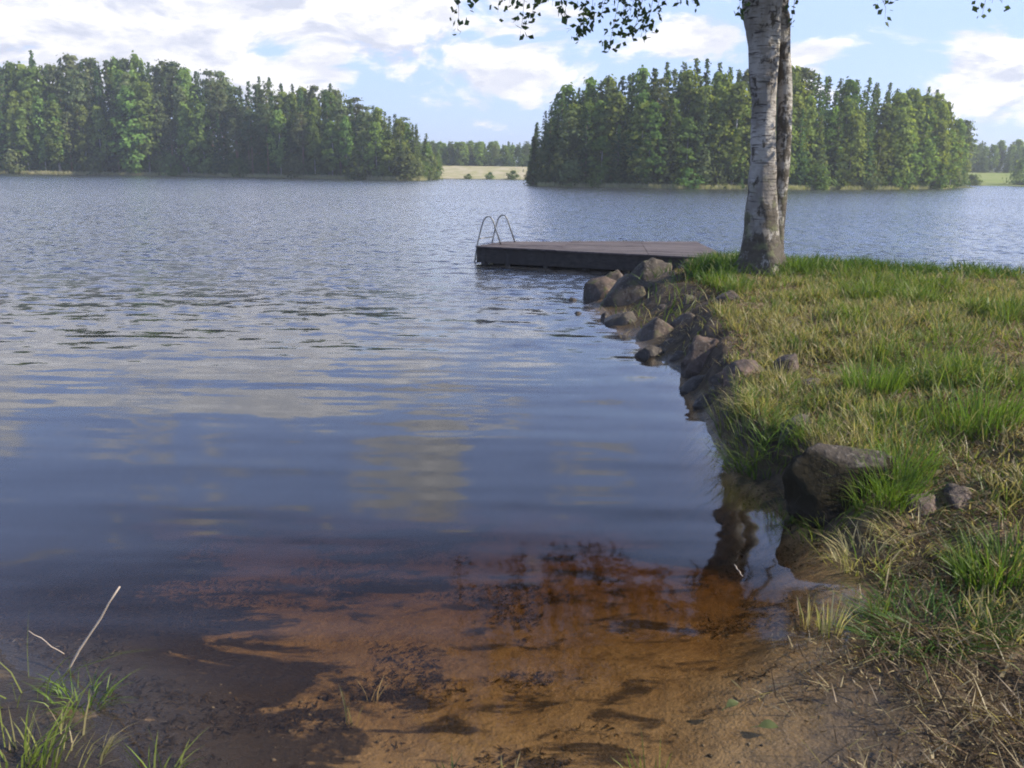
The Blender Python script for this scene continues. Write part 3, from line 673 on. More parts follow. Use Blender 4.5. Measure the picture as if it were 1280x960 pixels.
def bed_litter():
    n = 60000; Y = 2.0 + 3.8 * rng.random(n); X = -2.8 + 5.2 * rng.random(n)
    sd = signed_dist(np.stack([X, Y], 1), shore); cl = vnoise(X * 2.0 + 50, Y * 3.4 + 8, 4)
    m = smooth(cl + 0.22 * smooth(-X - 0.75 * Y + 1.9, 0.0, 1.2) + 0.05 * smooth(Y, 3.6, 4.4), 0.56, 0.68); keep = (rng.random(n) < m) & (sd < -0.05)
    X, Y = X[keep], Y[keep]; n = len(X); z = near_height(X, Y) + 0.004
    L = rng.uniform(0.008, 0.035, n); lean = rng.uniform(2, 5, n); cols = BROWN * rng.uniform(0.12, 0.6, (n, 1))
    V, l, s, c = blades(np.stack([X, Y, z], 1), L / np.sqrt(1 + lean ** 2), rng.uniform(0.004, 0.014, n), lean, rng.uniform(0, 6.28, n), np.full(n, 0.2), cols)
    tag(link('sunken_leaves', np_mesh('sunken_leaves', V, l, s, M['blade'], col=c)), 'dark rotted leaves lying in drifts on the lake bed', kind='stuff')
bed_litter()
def reeds(front, px0, px1, n, label, c1, c2, hh):
    px = rng.uniform(px0, px1, n); X = np.empty(n); Y = np.empty(n)
    for i in range(n):
        q = ground_point(px[i], front, rng.uniform(-0.3, 0.9)); X[i], Y[i] = q.x, q.y
    z = np.maximum(ground_height(X, Y), -0.1); k = rng.random((n, 1))
    V, l, s, c = blades(np.stack([X, Y, z], 1), rng.uniform(0.5, 1.1, n) * hh, np.full(n, 0.09), rng.uniform(0, 0.3, n), rng.uniform(0, 6.28, n), rng.uniform(0, 0.4, n), np.array(c1) * k + np.array(c2) * (1 - k))
    tag(link('shore_reeds', np_mesh('shore_reeds', V, l, s, M['blade'], col=c)), label, kind='stuff')
reeds(left_front, -110, 548, 9000, 'pale reed fringe along the long far shore', (0.52, 0.47, 0.32), (0.32, 0.32, 0.16), 1.0)
reeds(right_front, 672, 1200, 7000, 'pale reed fringe along the nearer wood shore', (0.50, 0.46, 0.31), (0.30, 0.31, 0.16), 0.7)

def tuft(px, py, zz, n, hmin, hmax, spread, cols, label, lean=(0.0, 0.5), curve=(0.1, 0.8), width=(0.004, 0.008), az=None, group='grass tufts along the waterline'):
    p = at(px, py, zz); a = rng.uniform(0, 6.28, n); rr = spread * np.sqrt(rng.random(n))
    X = p.x + rr * np.cos(a); Y = p.y + rr * np.sin(a); z = near_height(X, Y) - 0.01
    z0 = float(near_height(np.array([p.x]), np.array([p.y]))[0])
    k = rng.random((n, 1)); c = np.array(cols[0]) * k + np.array(cols[1]) * (1 - k); c *= rng.uniform(0.75, 1.2, (n, 1))
    A = a + rng.normal(0, 0.5, n) if az is None else az + rng.normal(0, 0.5, n)
    base = np.stack([X - p.x, Y - p.y, z - z0], 1)
    V, l, s, cc = blades(base, rng.uniform(hmin, hmax, n), rng.uniform(*width, n), rng.uniform(*lean, n), A, rng.uniform(*curve, n), c)
    o = link('grass_tuft', np_mesh('grass_tuft', V, l, s, M['blade'], col=cc)); o.location = (p.x, p.y, z0)
    return tag(o, label, 'grass tuft', group)
BRIGHT = (0.17, 0.23, 0.045)
tuft(8, 955, .05, 80, .12, .32, .15, (BRIGHT, YEL), 'tall bright tuft in the near corner by the stick', (0, .4), (0.1, .8), (.005, .009))
tuft(60, 945, .05, 80, .06, .17, .2, (YEL, DRY), 'yellowish tuft between the near corner and the sunken leaves')
tuft(98, 868, .03, 60, .07, .17, .10, (BRIGHT, GREEN), 'small bright spray of grass at the foot of the pale stalk', (0, .9), (.3, 1.0))
tuft(30, 860, .03, 14, .18, .36, .14, (YEL, BRIGHT), 'sparse long bending blades beside the pale stalk', (.1, .6), (.4, 1.1), (.004, .007))
tuft(200, 965, 0, 24, .07, .16, .07, (BRIGHT, YEL), 'thin green tuft in the dark shallows nearest the grassy corner', (.1, .8))
tuft(440, 885, -.05, 6, .13, .2, .03, (STRAW, YEL), 'three yellow stems standing in the shallows over dark leaves', (0, .25), (0, .3))
tuft(462, 855, -.05, 5, .1, .15, .03, (STRAW, DRY), 'pale bent stems in the shallows beside the orange sand', (0, .3), (.2, .9))
tuft(637, 965, -.03, 9, .09, .18, .05, (YEL, STRAW), 'thin upright stems in the shallows at the middle of the near edge', (0, .2), (0, .3))
tuft(565, 965, -.03, 22, .05, .10, .05, (GREEN, LUSH), 'low green tuft in the shallows at the near edge')
tuft(812, 970, 0, 22, .08, .2, .08, (YEL, BRIGHT), 'sparse yellow-green tuft standing on the near sand', (0, .4), (0, .5))
tuft(1012, 772, .0, 12, .12, .2, .04, (YEL, STRAW), 'pair of yellow stems at the water edge, outer one', (0, .2), (0, .4))
tuft(1035, 790, .0, 26, .12, .25, .05, (STRAW, YEL), 'straw-yellow clump standing at the water edge of the mud', (0, .2), (0, .4), (.005, .009))
tuft(1098, 770, .03, 10, .1, .17, .03, (YEL, BRIGHT), 'short yellow-green stems behind the straw clump', (0, .2), (0, .3), (.006, .01))
tuft(935, 575, .05, 170, .14, .34, .16, (YEL, GREEN), 'yellow-green clump hanging over the water at the bank corner', (0, .7), (.3, 1.1))
tuft(952, 512, .28, 280, .10, .24, .2, (STRAW, YEL), 'pale straw-coloured tussock on the bank corner', (0, .8), (.3, 1.1))
tuft(915, 545, .05, 60, .2, .42, .1, (YEL, GREEN), 'long green blades standing in the water at the bank corner', (0, .35), (.1, .6))
tuft(1090, 500, .35, 330, .16, .34, .2, (BRIGHT, GREEN), 'tall fresh green tussock above the dark boulder', (0, .3), (0, .5), (.005, .009))
tuft(1225, 545, .35, 380, .14, .34, .3, (GREEN, BRIGHT), 'broad green tussock up the bank behind the bare soil', (0, .3), (0, .5), (.005, .009))
tuft(1115, 640, .12, 260, .14, .3, .16, (BRIGHT, GREEN), 'bright green tuft beside the dark boulder', (0, .35), (.1, .7))
tuft(1060, 553, .42, 200, .06, .16, .22, (DRY, STRAW), 'dry matted turf drooping over the rim of the dark boulder', (.3, 1.2), (.4, 1.2), (.004, .008))
tuft(1010, 590, .06, 150, .1, .24, .14, (GREEN, YEL), 'green fringe of grass at the waterline before the dark boulder', (0, .5), (.2, .9))
tuft(962, 585, .05, 120, .12, .28, .14, (GREEN, BRIGHT), 'green blades hanging to the water left of the green fringe', (0, .6), (.2, .9))
tuft(1030, 655, .04, 120, .08, .2, .16, (YEL, GREEN), 'low yellow-green grass at the foot of the dark boulder', (0, .6), (.2, .9))
tuft(1080, 690, .06, 150, .08, .2, .18, (STRAW, YEL), 'straw and green grass on the water edge below the boulder', (0, .8), (.2, 1.0))
tuft(1130, 590, .28, 200, .12, .3, .18, (GREEN, BRIGHT), 'green tuft leaning over the bare soil beside the boulder', (0, .4), (.1, .6))
tuft(1190, 430, .5, 260, .12, .26, .35, (GREEN, YEL), 'soft green patch in the middle of the dry turf', (0, .4), (.1, .6))
tuft(1085, 640, .1, 200, .12, .3, .16, (GREEN, BRIGHT), 'green blades half hiding the dark boulder', (0, .5), (.2, .9))
tuft(975, 640, .02, 70, .08, .2, .1, (GREEN, YEL), 'sparse green blades standing in the shallows off the boulder', (0, .5), (.2, .9))
tuft(1255, 700, .2, 330, .14, .32, .2, (LUSH, BRIGHT), 'dark lush tuft at the edge of the mud slope', (0, .4), (.1, .7), (.006, .01))
tuft(1150, 660, .15, 160, .08, .18, .2, (STRAW, YEL), 'flattened straw tussock below the bare soil', (.2, 1.0), (.3, 1.0))
tuft(1160, 775, .1, 420, .06, .16, .26, (LUSH, GREEN), 'mat of dark green grass lying over the mud', (.6, 1.6), (.3, 1.0))
tuft(1000, 345, .55, 130, .16, .34, .25, (BRIGHT, GREEN), 'leafy green tuft at the foot of the birch', (0, .5), (.1, .6), (.01, .018))
tuft(895, 372, .3, 140, .12, .3, .25, (LUSH, GREEN), 'dark green tuft below the birch on the rocks', (0, .5), (.1, .6), (.008, .014))
tuft(975, 470, .4, 90, .12, .28, .14, (YEL, DRY), 'dry tuft around the grey stone in the grass', (0, .5), (.1, .6))

# stalks and the two leaves lying on the mud
def stalk(p0, p1, r, label, name='reed_stalk'):
    p0 = Vector(p0); p1 = Vector(p1); b = MB(); n = 7
    pts = [(p1 - p0) * (i / (n - 1)) + Vector((0.003 * math.sin(i * 2.1), 0.003 * math.cos(i * 1.7), 0)) for i in range(n)]
    b.tube(pts, [r * (1 - 0.25 * i / (n - 1)) * (1.25 if i in (2, 4) else 1) for i in range(n)], 8)
    o = b.build(name, M['stalk'], smooth=True); o.location = p0; return tag(o, label, 'stalk')
pA = at(84, 838, 0.0); pB = at_y(150, 733, pA.y + 0.02); stalk(pA - (pB - pA) * 0.12, pB, 0.0046, 'long pale dead stalk leaning out of the water by the grass')
pA = at(80, 818, 0.0); pB = at_y(36, 788, pA.y); stalk(pA, pB, 0.0018, 'thin faint stalk crossing behind the pale leaning one')
pA = at(918, 706, 0.004); pB = at(928, 720, 0.006); stalk(pA, pB, 0.003, 'short pale twig floating in the birch reflection')
def leaf(px, py, L, rot, label):
    p = at(px, py, 0); z = float(near_height(np.array([p.x]), np.array([p.y]))[0]); V = []; Fc = []
    for i in range(7):
        t = i / 6; wv = 0.32 * L * math.sin(math.pi * t) ** 0.8 + 0.002
        V += [(t * L, -wv, 0.012 + 0.012 * math.sin(3 * t)), (t * L, 0, 0.006 + 0.012 * math.sin(3 * t)), (t * L, wv, 0.012 + 0.012 * math.sin(3 * t))]
    for i in range(6):
        a = i * 3; Fc += [(a, a + 3, a + 4, a + 1), (a + 1, a + 4, a + 5, a + 2)]
    V += [(-0.4 * L, 0.002, 0.004), (-0.4 * L, -0.002, 0.004)]; Fc.append((len(V) - 2, len(V) - 1, 0, 2))
    o = link('fallen_leaf', new_mesh('fallen_leaf', V, Fc, M['blade'], True, np.tile((0.13, 0.15, 0.06), (len(V), 1))))
    o.location = (p.x, p.y, max(z, 0.0) + 0.004); o.rotation_euler = (0.1, -0.1, rot); tag(o, label, 'leaf')
leaf(908, 888, 0.055, 0.4, 'small green leaf lying on the wet sand')
leaf(948, 912, 0.07, -0.2, 'longer green leaf on the mud by the dead reeds')

# ------------------------------------------------------------------ rocks
def rock(px, py, zz, w, h, d, label, rz=0.0, seed=0, sink=0.25, name='rock', tilt=(0, 0), mat=None):
    import bmesh
    p = at(px, py, zz); bm = bmesh.new(); bmesh.ops.create_icosphere(bm, subdivisions=4, radius=1.0)
    s = Vector((seed * 3.1, seed * 1.7, seed))
    rr_ = random.Random(seed * 13 + 5); planes = [Vector((rr_.uniform(-1, 1), rr_.uniform(-1, 1), rr_.uniform(-0.3, 1))).normalized() for _ in range(11 if mat is None else 5)]
    for v in bm.verts:
        c = v.co.normalized()
        r = 1 + 0.30 * mnoise.noise(c * 1.2 + s) + 0.22 * mnoise.noise(c * 2.6 + s) + 0.09 * mnoise.noise(c * 6 + s) + 0.045 * mnoise.noise(c * 13 + s)
        q = c * r
        for pl in planes:                       # knock flat facets off it
            k = q.dot(pl) - 0.68
            if k > 0: q -= pl * k * 0.92
        v.co = Vector((q.x * w / 2, q.y * d / 2, q.z * h / 2 * 1.15))
    me = bpy.data.meshes.new(name); bm.to_mesh(me); bm.free(); finish(me, mat or M['rock'], True)
    o = link(name, me); o.location = (p.x, p.y, zz + h * (0.5 - sink)); o.rotation_euler = (tilt[0], tilt[1], rz)
    return tag(o, label, 'rock', 'rocks along the bank')
def pxm(npx, px, py, zz): return npx / F * (ROT.transposed() @ (at(px, py, zz) - EYE)).z * -1
RK = [ # px, py of base, z, width px, height px, label, seed
    (790, 383, 0, 92, 62, 'biggest pale-topped boulder at the jetty foot'), (752, 372, 0, 46, 44, 'dark boulder at the outer tip under the jetty'), (845, 372, .1, 80, 52, 'dark boulder between the pale boulder and the birch'),
    (872, 398, .12, 62, 50, 'dark rock on the bank below the birch'), (822, 425, 0, 66, 46, 'brown rounded rock below the dark boulders'), (858, 418, .08, 48, 40, 'dark brown rock touching the rounded one'),
    (812, 444, 0, 40, 16, 'flat low rock at the waterline'), (850, 452, 0, 30, 26, 'small grey rock just above the flat one'), (886, 458, .1, 72, 52, 'reddish flat-faced rock in the row along the bank'),
    (914, 490, .1, 66, 46, 'reddish rock below the flat-faced one'), (872, 487, 0, 44, 34, 'dark wet rock at the waterline under the reddish rocks'), (888, 508, 0, 40, 26, 'dark low rock where the bank turns the corner'),
    (985, 462, .36, 34, 36, 'grey upright stone in the grass'), (1012, 487, .33, 48, 28, 'brown stone next to the grey upright one'), (985, 552, .2, 66, 46, 'reddish-brown stone under the straw tussock'),
    (715, 375, 0, 12, 6, 'tiny dark stone breaking the water, outer one'), (722, 392, 0, 10, 5, 'tiny dark stone breaking the water, inner one'), (757, 398, 0, 14, 10, 'small dark stone off the outer boulder'),
    (1150, 640, .15, 60, 40, 'half-buried stone between green tuft and bare soil'), (1200, 622, .24, 44, 20, 'low stone in the bare soil'), (780, 405, 0, 50, 26, 'dark low rock in front of the biggest boulder'), (905, 440, .2, 40, 30, 'brown rock against the grass above the reddish ones'), (925, 345, .35, 50, 34, 'dark stone against the birch roots')]
RK += [(905, 392, .3, 60, 44, 'dark brown stone in the earth face below the birch'), (870, 355, .25, 66, 40, 'dark stone at the top of the bank beside the jetty'), (812, 350, .2, 60, 40, 'dark stone behind the biggest boulder'), (838, 400, .05, 54, 36, 'dark jagged stone between boulder and rounded rock'),
       (895, 425, .22, 44, 34, 'small dark stone in the earth above the flat-faced rock'), (930, 470, .3, 54, 36, 'brown stone half sunk in grass beside the reddish rock'), (770, 366, .05, 50, 40, 'dark stone wedged under the jetty edge'), (925, 520, .15, 50, 34, 'reddish stone in front of the straw tussock'), (842, 436, .02, 34, 24, 'small pale stone between the rounded and flat rocks')]
rk = random.Random(11)
for i, (px, py, zz, wp, hp, lab) in enumerate(RK):
    wm = pxm(wp, px, py, zz); hm = pxm(hp, px, py, zz) * 1.25
    rock(px, py, zz, wm * 1.08, hm * 1.02, wm * 0.9, lab, rk.uniform(-0.5, 0.5), i + 1, 0.5, tilt=(rk.uniform(-.15, .15), rk.uniform(-.15, .15)))
rock(1050, 635, .05, 0.66, 0.56, 0.5, 'big boulder, shade painted dark below its pale rim, in the bank hollow', 0.5, 41, 0.27, mat=M['shade_tinted_rock'])

# ------------------------------------------------------------------ jetty
def jetty():
    zt = 0.39
    A = Vector((-0.86, 19.0)); B = Vector((-0.2, 20.5)); C = Vector((4.5, 21.2)); D = Vector((4.3, 16.9))
    root = empty('jetty', (A.x, A.y, 0)); O = Vector((A.x, A.y, 0))
    tag(root, 'low weathered wooden jetty with a steel ladder at its outer end', 'jetty')
    b = MB(); n = 13
    def pt(u, v, z): 
        f = A.lerp(D, u); k = B.lerp(C, u); q = f.lerp(k, v); return (q.x - O.x, q.y - O.y, z)
    for i in range(n):
        v0 = i / n + 0.003; v1 = (i + 1) / n - 0.003
        for (u0, u1) in ((0, .34), (.342, .70), (.702, 1.0)):
            dz = random.uniform(-.006, .006); z0, z1 = zt - .034 + dz, zt + dz; e = random.uniform(-0.006, 0.006)
            b.hexa([pt(u0 + (e if u0 == 0 else 0), v0, z0), pt(u1, v0, z0), pt(u1, v1, z0), pt(u0 + (e if u0 == 0 else 0), v1, z0), pt(u0 + (e if u0 == 0 else 0), v0, z1), pt(u1, v0, z1), pt(u1, v1, z1), pt(u0 + (e if u0 == 0 else 0), v1, z1)])
    b.build('deck', M['deck'], root)
    def beam(P, Qq, z0, z1, th, name, mat):
        d = (Qq - P).normalized(); s = Vector((-d.y, d.x)) * th / 2; m_ = MB(); f = lambda w, z: (w.x - O.x, w.y - O.y, z)
        m_.hexa([f(P - s, z0), f(Qq - s, z0), f(Qq + s, z0), f(P + s, z0), f(P - s, z1), f(Qq - s, z1), f(Qq + s, z1), f(P + s, z1)])
        return m_.build(name, mat, root, bevel=0.006)
    i1 = Vector((0.05, 0.09))
    beam(A + i1, D + i1, 0.03, zt - .04, 0.07, 'edge_beam', M['deck_dark'])
    beam(B - Vector((-.05, .09)), C - Vector((.05, .09)), 0.03, zt - .04, 0.07, 'edge_beam', M['deck_dark'])
    beam(A + Vector((.09, .14)), B + Vector((.09, -.14)), 0.03, zt - .04, 0.07, 'end_beam', M['deck_dark'])
    for u in (.25, .5, .75): beam(A.lerp(D, u) + Vector((0, .16)), B.lerp(C, u) - Vector((0, .16)), 0.17, zt - .04, 0.09, 'cross_beam', M['deck_dark'])
    for u, v in ((.035, .07), (.14, .06), (.3, .06), (.46, .06), (.035, .92), (.3, .93), (.62, .06), (.62, .93), (.8, .07), (.95, .93)):
        x, y, _ = pt(u, v, 0); m_ = MB(); m_.tube([(x, y, -3.2), (x, y, 0), (x, y, zt - .045)], [.085, .08, .075], 10, rough=0.15); m_.build('post', M['deck_dark'], root, smooth=True)
    # low boxes of float timber under the deck
    for u0, u1 in ((.06, .30), (.34, .58), (.62, .86)):
        m_ = MB(); m_.hexa([pt(u0, .12, -.12), pt(u1, .12, -.12), pt(u1, .88, -.12), pt(u0, .88, -.12), pt(u0, .12, .16), pt(u1, .12, .16), pt(u1, .88, .16), pt(u0, .88, .16)])
        m_.build('float', M['deck_dark'], root, bevel=0.02)
    # pale shore end board
    m_ = MB(); a, c2 = Vector(pt(1.0, .0, zt)), Vector(pt(1.0, .12, zt)); ex = Vector((0.05, 0, 0))
    m_.hexa([a + Vector((0.01, 0, -.06)), a + ex * 5 + Vector((0, .02, -.06)), c2 + ex * 5 + Vector((0, 0, -.06)), c2 + Vector((0.01, 0, -.06)), a + Vector((0.01, 0, .05)), a + ex * 5 + Vector((0, .02, .05)), c2 + ex * 5 + Vector((0, 0, .05)), c2 + Vector((0.01, 0, .05))])
    m_.build('end_board', M['pale_wood'], root, bevel=0.006)
    # ladder on the outer end: two hooped rails and rungs
    lad = bpy.data.objects.new('ladder', None); COL.objects.link(lad); lad.parent = root; lad.location = (0, 0, 0)
    e0 = Vector(pt(0, .30, 0)); e1 = Vector(pt(0, .78, 0)); out = Vector((-1, -0.05, 0))
    for e in (e0, e1):
        prof = [(.24, -.75), (.22, 0.0), (.17, .36), (.08, .74), (.02, .94), (-.05, 1.01), (-.13, 1.01), (-.19, .93), (-.25, .74), (-.37, .395)]
        pts = [e + out * a_ + Vector((0, 0, z_)) for a_, z_ in prof]
        m_ = MB(); m_.tube(pts, .016, 8); m_.build('handrail', M['steel'], lad, smooth=True)
    for (a_, z_) in ((.235, -.5), (.228, -.22), (.218, .06), (.17, .32), (.13, .52)):
        m_ = MB(); m_.tube([e0 + out * a_ + Vector((0, 0, z_)), e1 + out * a_ + Vector((0, 0, z_))], .014, 8); m_.build('rung', M['steel'], lad, smooth=True)
jetty()

# ------------------------------------------------------------------ the birch on the bank
def birch():
    Yt = 12.75; zb = float(near_height(np.array([at_y(950, 345, Yt).x]), np.array([Yt]))[0])
    base = at_y(950, 345, Yt); base.z = zb; O = base.copy()
    root = empty('birch', (O.x, O.y, O.z)); tag(root, 'large old white-barked birch leaning over the bank, crown out of the frame', 'tree')
    u = (ROT.transposed() @ (base - EYE)).z * -1 / F          # metres per photo pixel there
    P1 = []; R1 = []
    for py, x0, x1 in ((368, 912, 990), (345, 917, 985), (325, 922, 983), (300, 926, 977), (270, 930, 974), (230, 934, 972), (200, 937, 971), (160, 938, 970), (120, 938, 971), (80, 936, 973), (40, 932, 976), (0, 927, 978)):
        q = at_y((x0 + x1) / 2, py, Yt); P1.append(q - O); R1.append((x1 - x0) / 2 * u * 0.89)
    P1[0].z = min(P1[0].z, -0.25)
    top = P1[-1]
    for k, (dx, dy, z, r) in enumerate(((-.1, .1, 5.6, .25), (-.25, .25, 7.5, .19), (-.15, .3, 9.5, .12), (-.2, .2, 12, .05), (-.2, .2, 13.2, .015))):
        P1.append(Vector((top.x + dx, top.y + dy, z))); R1.append(r)
    def refine(P, Rr, k=5):
        oP = []; oR = []
        for i in range(len(P) - 1):
            p0 = P[max(i - 1, 0)]; p1 = P[i]; p2 = P[i + 1]; p3 = P[min(i + 2, len(P) - 1)]
            for j in range(k):
                t = j / k; c = 0.5 * ((2 * p1) + (p2 - p0) * t + (2 * p0 - 5 * p1 + 4 * p2 - p3) * t * t + (3 * p1 - p0 - 3 * p2 + p3) * t ** 3)
                oP.append(c); oR.append(Rr[i] * (1 - t) + Rr[i + 1] * t)
        oP.append(P[-1]); oR.append(Rr[-1]); return oP, oR
    def bark_tube(P, Rr, name, seed):
        p, r = refine(P, Rr, 6); b = MB(); S = 36
        V, Fc = tube_arrays(p, r, S)
        V2 = []
        for i, v in enumerate(V):
            c = p[min(i // S, len(p) - 1)]; d = (v - c)
            k = 0.10 * mnoise.noise(v * 1.6 + Vector((seed, 0, 0))) + 0.07 * mnoise.noise(v * 5 + Vector((seed, 3, 0))) + 0.05 * mnoise.noise(Vector((v.x * 12, v.y * 12, v.z * 4)))
            th = math.atan2(d.y, d.x); root_f = max(0, 1 - v.z / 0.7)
            k += root_f * 0.22 * max(0, math.sin(th * 4 + seed) + .2) * (1 if v.z < .7 else 0)
            V2.append(c + d * (1 + k))
        b.add(V2, Fc); return b.build(name, M['birch_bark' if seed < 3 else 'shaded_birch_bark'], root, smooth=True)
    bark_tube(P1, R1, 'trunk', 1.0)
    P2 = []; R2 = []
    for py, x0, x1 in ((345, 958, 986), (300, 962, 985), (250, 969, 988), (210, 974, 992), (150, 977, 994), (100, 977, 994), (60, 975, 992), (20, 973, 991), (0, 972, 990)):
        q = at_y((x0 + x1) / 2 - 5.0, py, Yt + 0.10); P2.append(q - O); R2.append((x1 - x0) / 2 * u)
    t2 = P2[-1]
    for dx, dy, z, r in ((.25, .1, 5.8, .13), (.9, .2, 8.0, .09), (1.5, .3, 10.2, .05), (1.8, .3, 11.8, .012)): P2.append(Vector((t2.x + dx, t2.y + dy, z))); R2.append(r)
    bark_tube(P2, R2, 'trunk', 6.0)
    # limbs, drooping twigs and leaves
    r = np.random.default_rng(5); LB = MB(); TW = MB(); LC = []; LN = []
    def bez(a, b, c, d, n):
        return [(a * (1 - t) ** 3 + b * 3 * t * (1 - t) ** 2 + c * 3 * t * t * (1 - t) + d * t ** 3) for t in [i / (n - 1) for i in range(n)]]
    def hang(p, L, dens=58, sway=0.25):
        d = Vector((r.normal() * sway, r.normal() * sway, 0)); e = p + d * L + Vector((0, 0, -L))
        pts = bez(p, p + d * L * 0.6 + Vector((0, 0, -0.1 * L)), e + Vector((0, 0, 0.4 * L)), e, 5); TW.tube(pts, [.006, .005, .004, .003, .002], 3, cap=False)
        for j in range(int(L * dens)):
            t = r.random(); i = min(int(t * 4), 3); q = pts[i].lerp(pts[i + 1], t * 4 - i)
            LC.append(np.array(q) + r.normal(size=3) * .05 + np.array([0, 0, -.03])); LN.append(r.normal(size=3) + np.array([0, 0, .3]))
    for k in range(150):
        st = 0 if r.random() < .68 else 1; PP = P1 if st == 0 else P2; zmax = 13 if st == 0 else 11.5
        z = 4.6 + (zmax - 4.6) * r.random() ** 1.35
        i = max(j for j in range(len(PP)) if PP[j].z <= z); i = min(i, len(PP) - 2); s0 = PP[i].lerp(PP[i + 1], (z - PP[i].z) / (PP[i + 1].z - PP[i].z))
        th = r.uniform(0, 6.283); f = (z - 4.6) / (zmax - 4.6); L = (4.3 * (1 - f) ** 0.7 + 0.7) * r.uniform(.6, 1.1); d = Vector((math.cos(th), math.sin(th), 0))
        e = s0 + d * L + Vector((0, 0, r.uniform(-.2, .7) * (1 - f * .5)))
        pts = bez(s0, s0 + d * L * .35 + Vector((0, 0, .9)), e + Vector((0, 0, .5)) - d * L * .2, e, 8)
        rr = (.055 * (1 - f) + .018); LB.tube(pts, [rr * (1 - .8 * j / 7) for j in range(8)], 5, cap=False)
        for j in range(int(4 + L * 3.2)):
            t = r.uniform(.25, 1); i2 = min(int(t * 7), 6); q = pts[i2].lerp(pts[i2 + 1], t * 7 - i2) + Vector((r.normal() * .3, r.normal() * .3, r.normal() * .12))
            LL = r.uniform(.4, 1.3)
            lim = (2 + 0.187 * (q.y + O.y) + .75) - O.z        # the crown's hem
            LL = min(LL, q.z - lim - r.exponential(.55))
            if LL > .15: hang(q, LL)
    # the sprays that hang lowest over the water
    for px, py, yy, n in ((572, 38, 11.6, 4), (590, 14, 11.4, 2), (622, 16, 11.5, 4), (650, 46, 11.3, 7), (664, 22, 11.3, 6), (636, 8, 11.5, 5), (690, 8, 11.6, 4), (722, 46, 11.8, 8), (738, 30, 11.8, 8), (752, 18, 12.0, 6), (760, 66, 11.9, 5), (775, 48, 12.0, 7), (792, 42, 12.1, 8), (805, 50, 12.2, 8), (822, 16, 12.2, 6), (846, 10, 12.3, 5), (866, 5, 12.3, 5),
                         (705, 22, 11.6, 5), (786, 24, 12, 6), (1106, 24, 12.4, 2), (1112, 6, 12.4, 3), (1228, 18, 12.2, 3), (1240, 4, 12.2, 3), (1252, 4, 12.2, 2), (922, 22, 12.3, 2), (930, 10, 12.3, 3), (988, 32, 12.5, 2)):
        q = at_y(px, py, yy) - O; L = r.uniform(.75, 1.1) * (1.0 if px < 880 else .6); p = q + Vector((r.normal() * .1 + .12, r.normal() * .15, L))
        pts = bez(p, p + Vector((-.05, 0, -.2)), q + Vector((.05, 0, .3)), q, 6); TW.tube(pts, [.006, .005, .004, .004, .003, .002], 3, cap=False)
        for j in range(int(n * 8)):
            t = 1 - (r.random() ** 1.2) * 0.85; i = min(int(t * 5), 4); c = pts[i].lerp(pts[i + 1], t * 5 - i)
            LC.append(np.array(c) + r.normal(size=3) * .06); LN.append(r.normal(size=3))
    LC = np.array(LC); LN = np.array(LN); Qd = cards(LC, LN, r.uniform(.036, .058, len(LC)), .72, r)
    cols = tint(len(Qd), (0.04, 0.075, 0.02), (0.085, 0.13, 0.035), r)
    print('birch leaves', len(Qd))
    cr = link('crown', quads_mesh('crown', Qd, M['birch_leaf'], cols), root)
    TW.build('twig', M['spruce_bark'], cr); LB.build('limb', M['birch_bark'], root, smooth=True)
birch()

# ------------------------------------------------------------------ sky and sun
SUN_AZ, SUN_EL = 99.0, 36.0       # azimuth clockwise from +Y (the view), elevation
sd_ = Vector((math.sin(R(SUN_AZ)) * math.cos(R(SUN_EL)), math.cos(R(SUN_AZ)) * math.cos(R(SUN_EL)), math.sin(R(SUN_EL))))
ld = bpy.data.lights.new('sun', 'SUN'); ld.energy = 5.0; ld.angle = R(0.5); ld.color = (1.0, 0.92, 0.78)
sun = bpy.data.objects.new('sun', ld); COL.objects.link(sun); sun.rotation_euler = (-sd_).to_track_quat('-Z', 'Y').to_euler(); sun.location = (20, 0, 30)
world = bpy.data.worlds.new('World'); scene.world = world; world.use_nodes = True
wt = NT(world.node_tree); world.node_tree.nodes.clear()
wo = wt.node('ShaderNodeOutputWorld'); bg = wt.node('ShaderNodeBackground'); bg.inputs['Strength'].default_value = 0.095
sky = wt.node('ShaderNodeTexSky', sky_type='NISHITA', sun_disc=False); sky.sun_elevation = R(SUN_EL); sky.sun_rotation = R(SUN_AZ)
sky.air_density = 1.0; sky.dust_density = 0.4; sky.ozone_density = 4.0
tc = wt.node('ShaderNodeTexCoord'); dvec = tc.outputs['Generated']; dx, dy, dz = wt.sep(dvec)
az = wt.m('MULTIPLY', wt.m('ARCTAN2', dx, dy), 57.2958); el = wt.m('MULTIPLY', wt.m('ARCSINE', dz), 57.2958)
def blob(a0, e0, sa, se, wgt):
    u_ = wt.m('DIVIDE', wt.m('SUBTRACT', az, a0), sa); v_ = wt.m('DIVIDE', wt.m('SUBTRACT', el, e0), se)
    q = wt.m('ADD', wt.m('MULTIPLY', u_, u_), wt.m('MULTIPLY', v_, v_)); return wt.m('MULTIPLY', wt.m('POWER', 2.718, wt.m('MULTIPLY', q, -1)), wgt)
cover = None
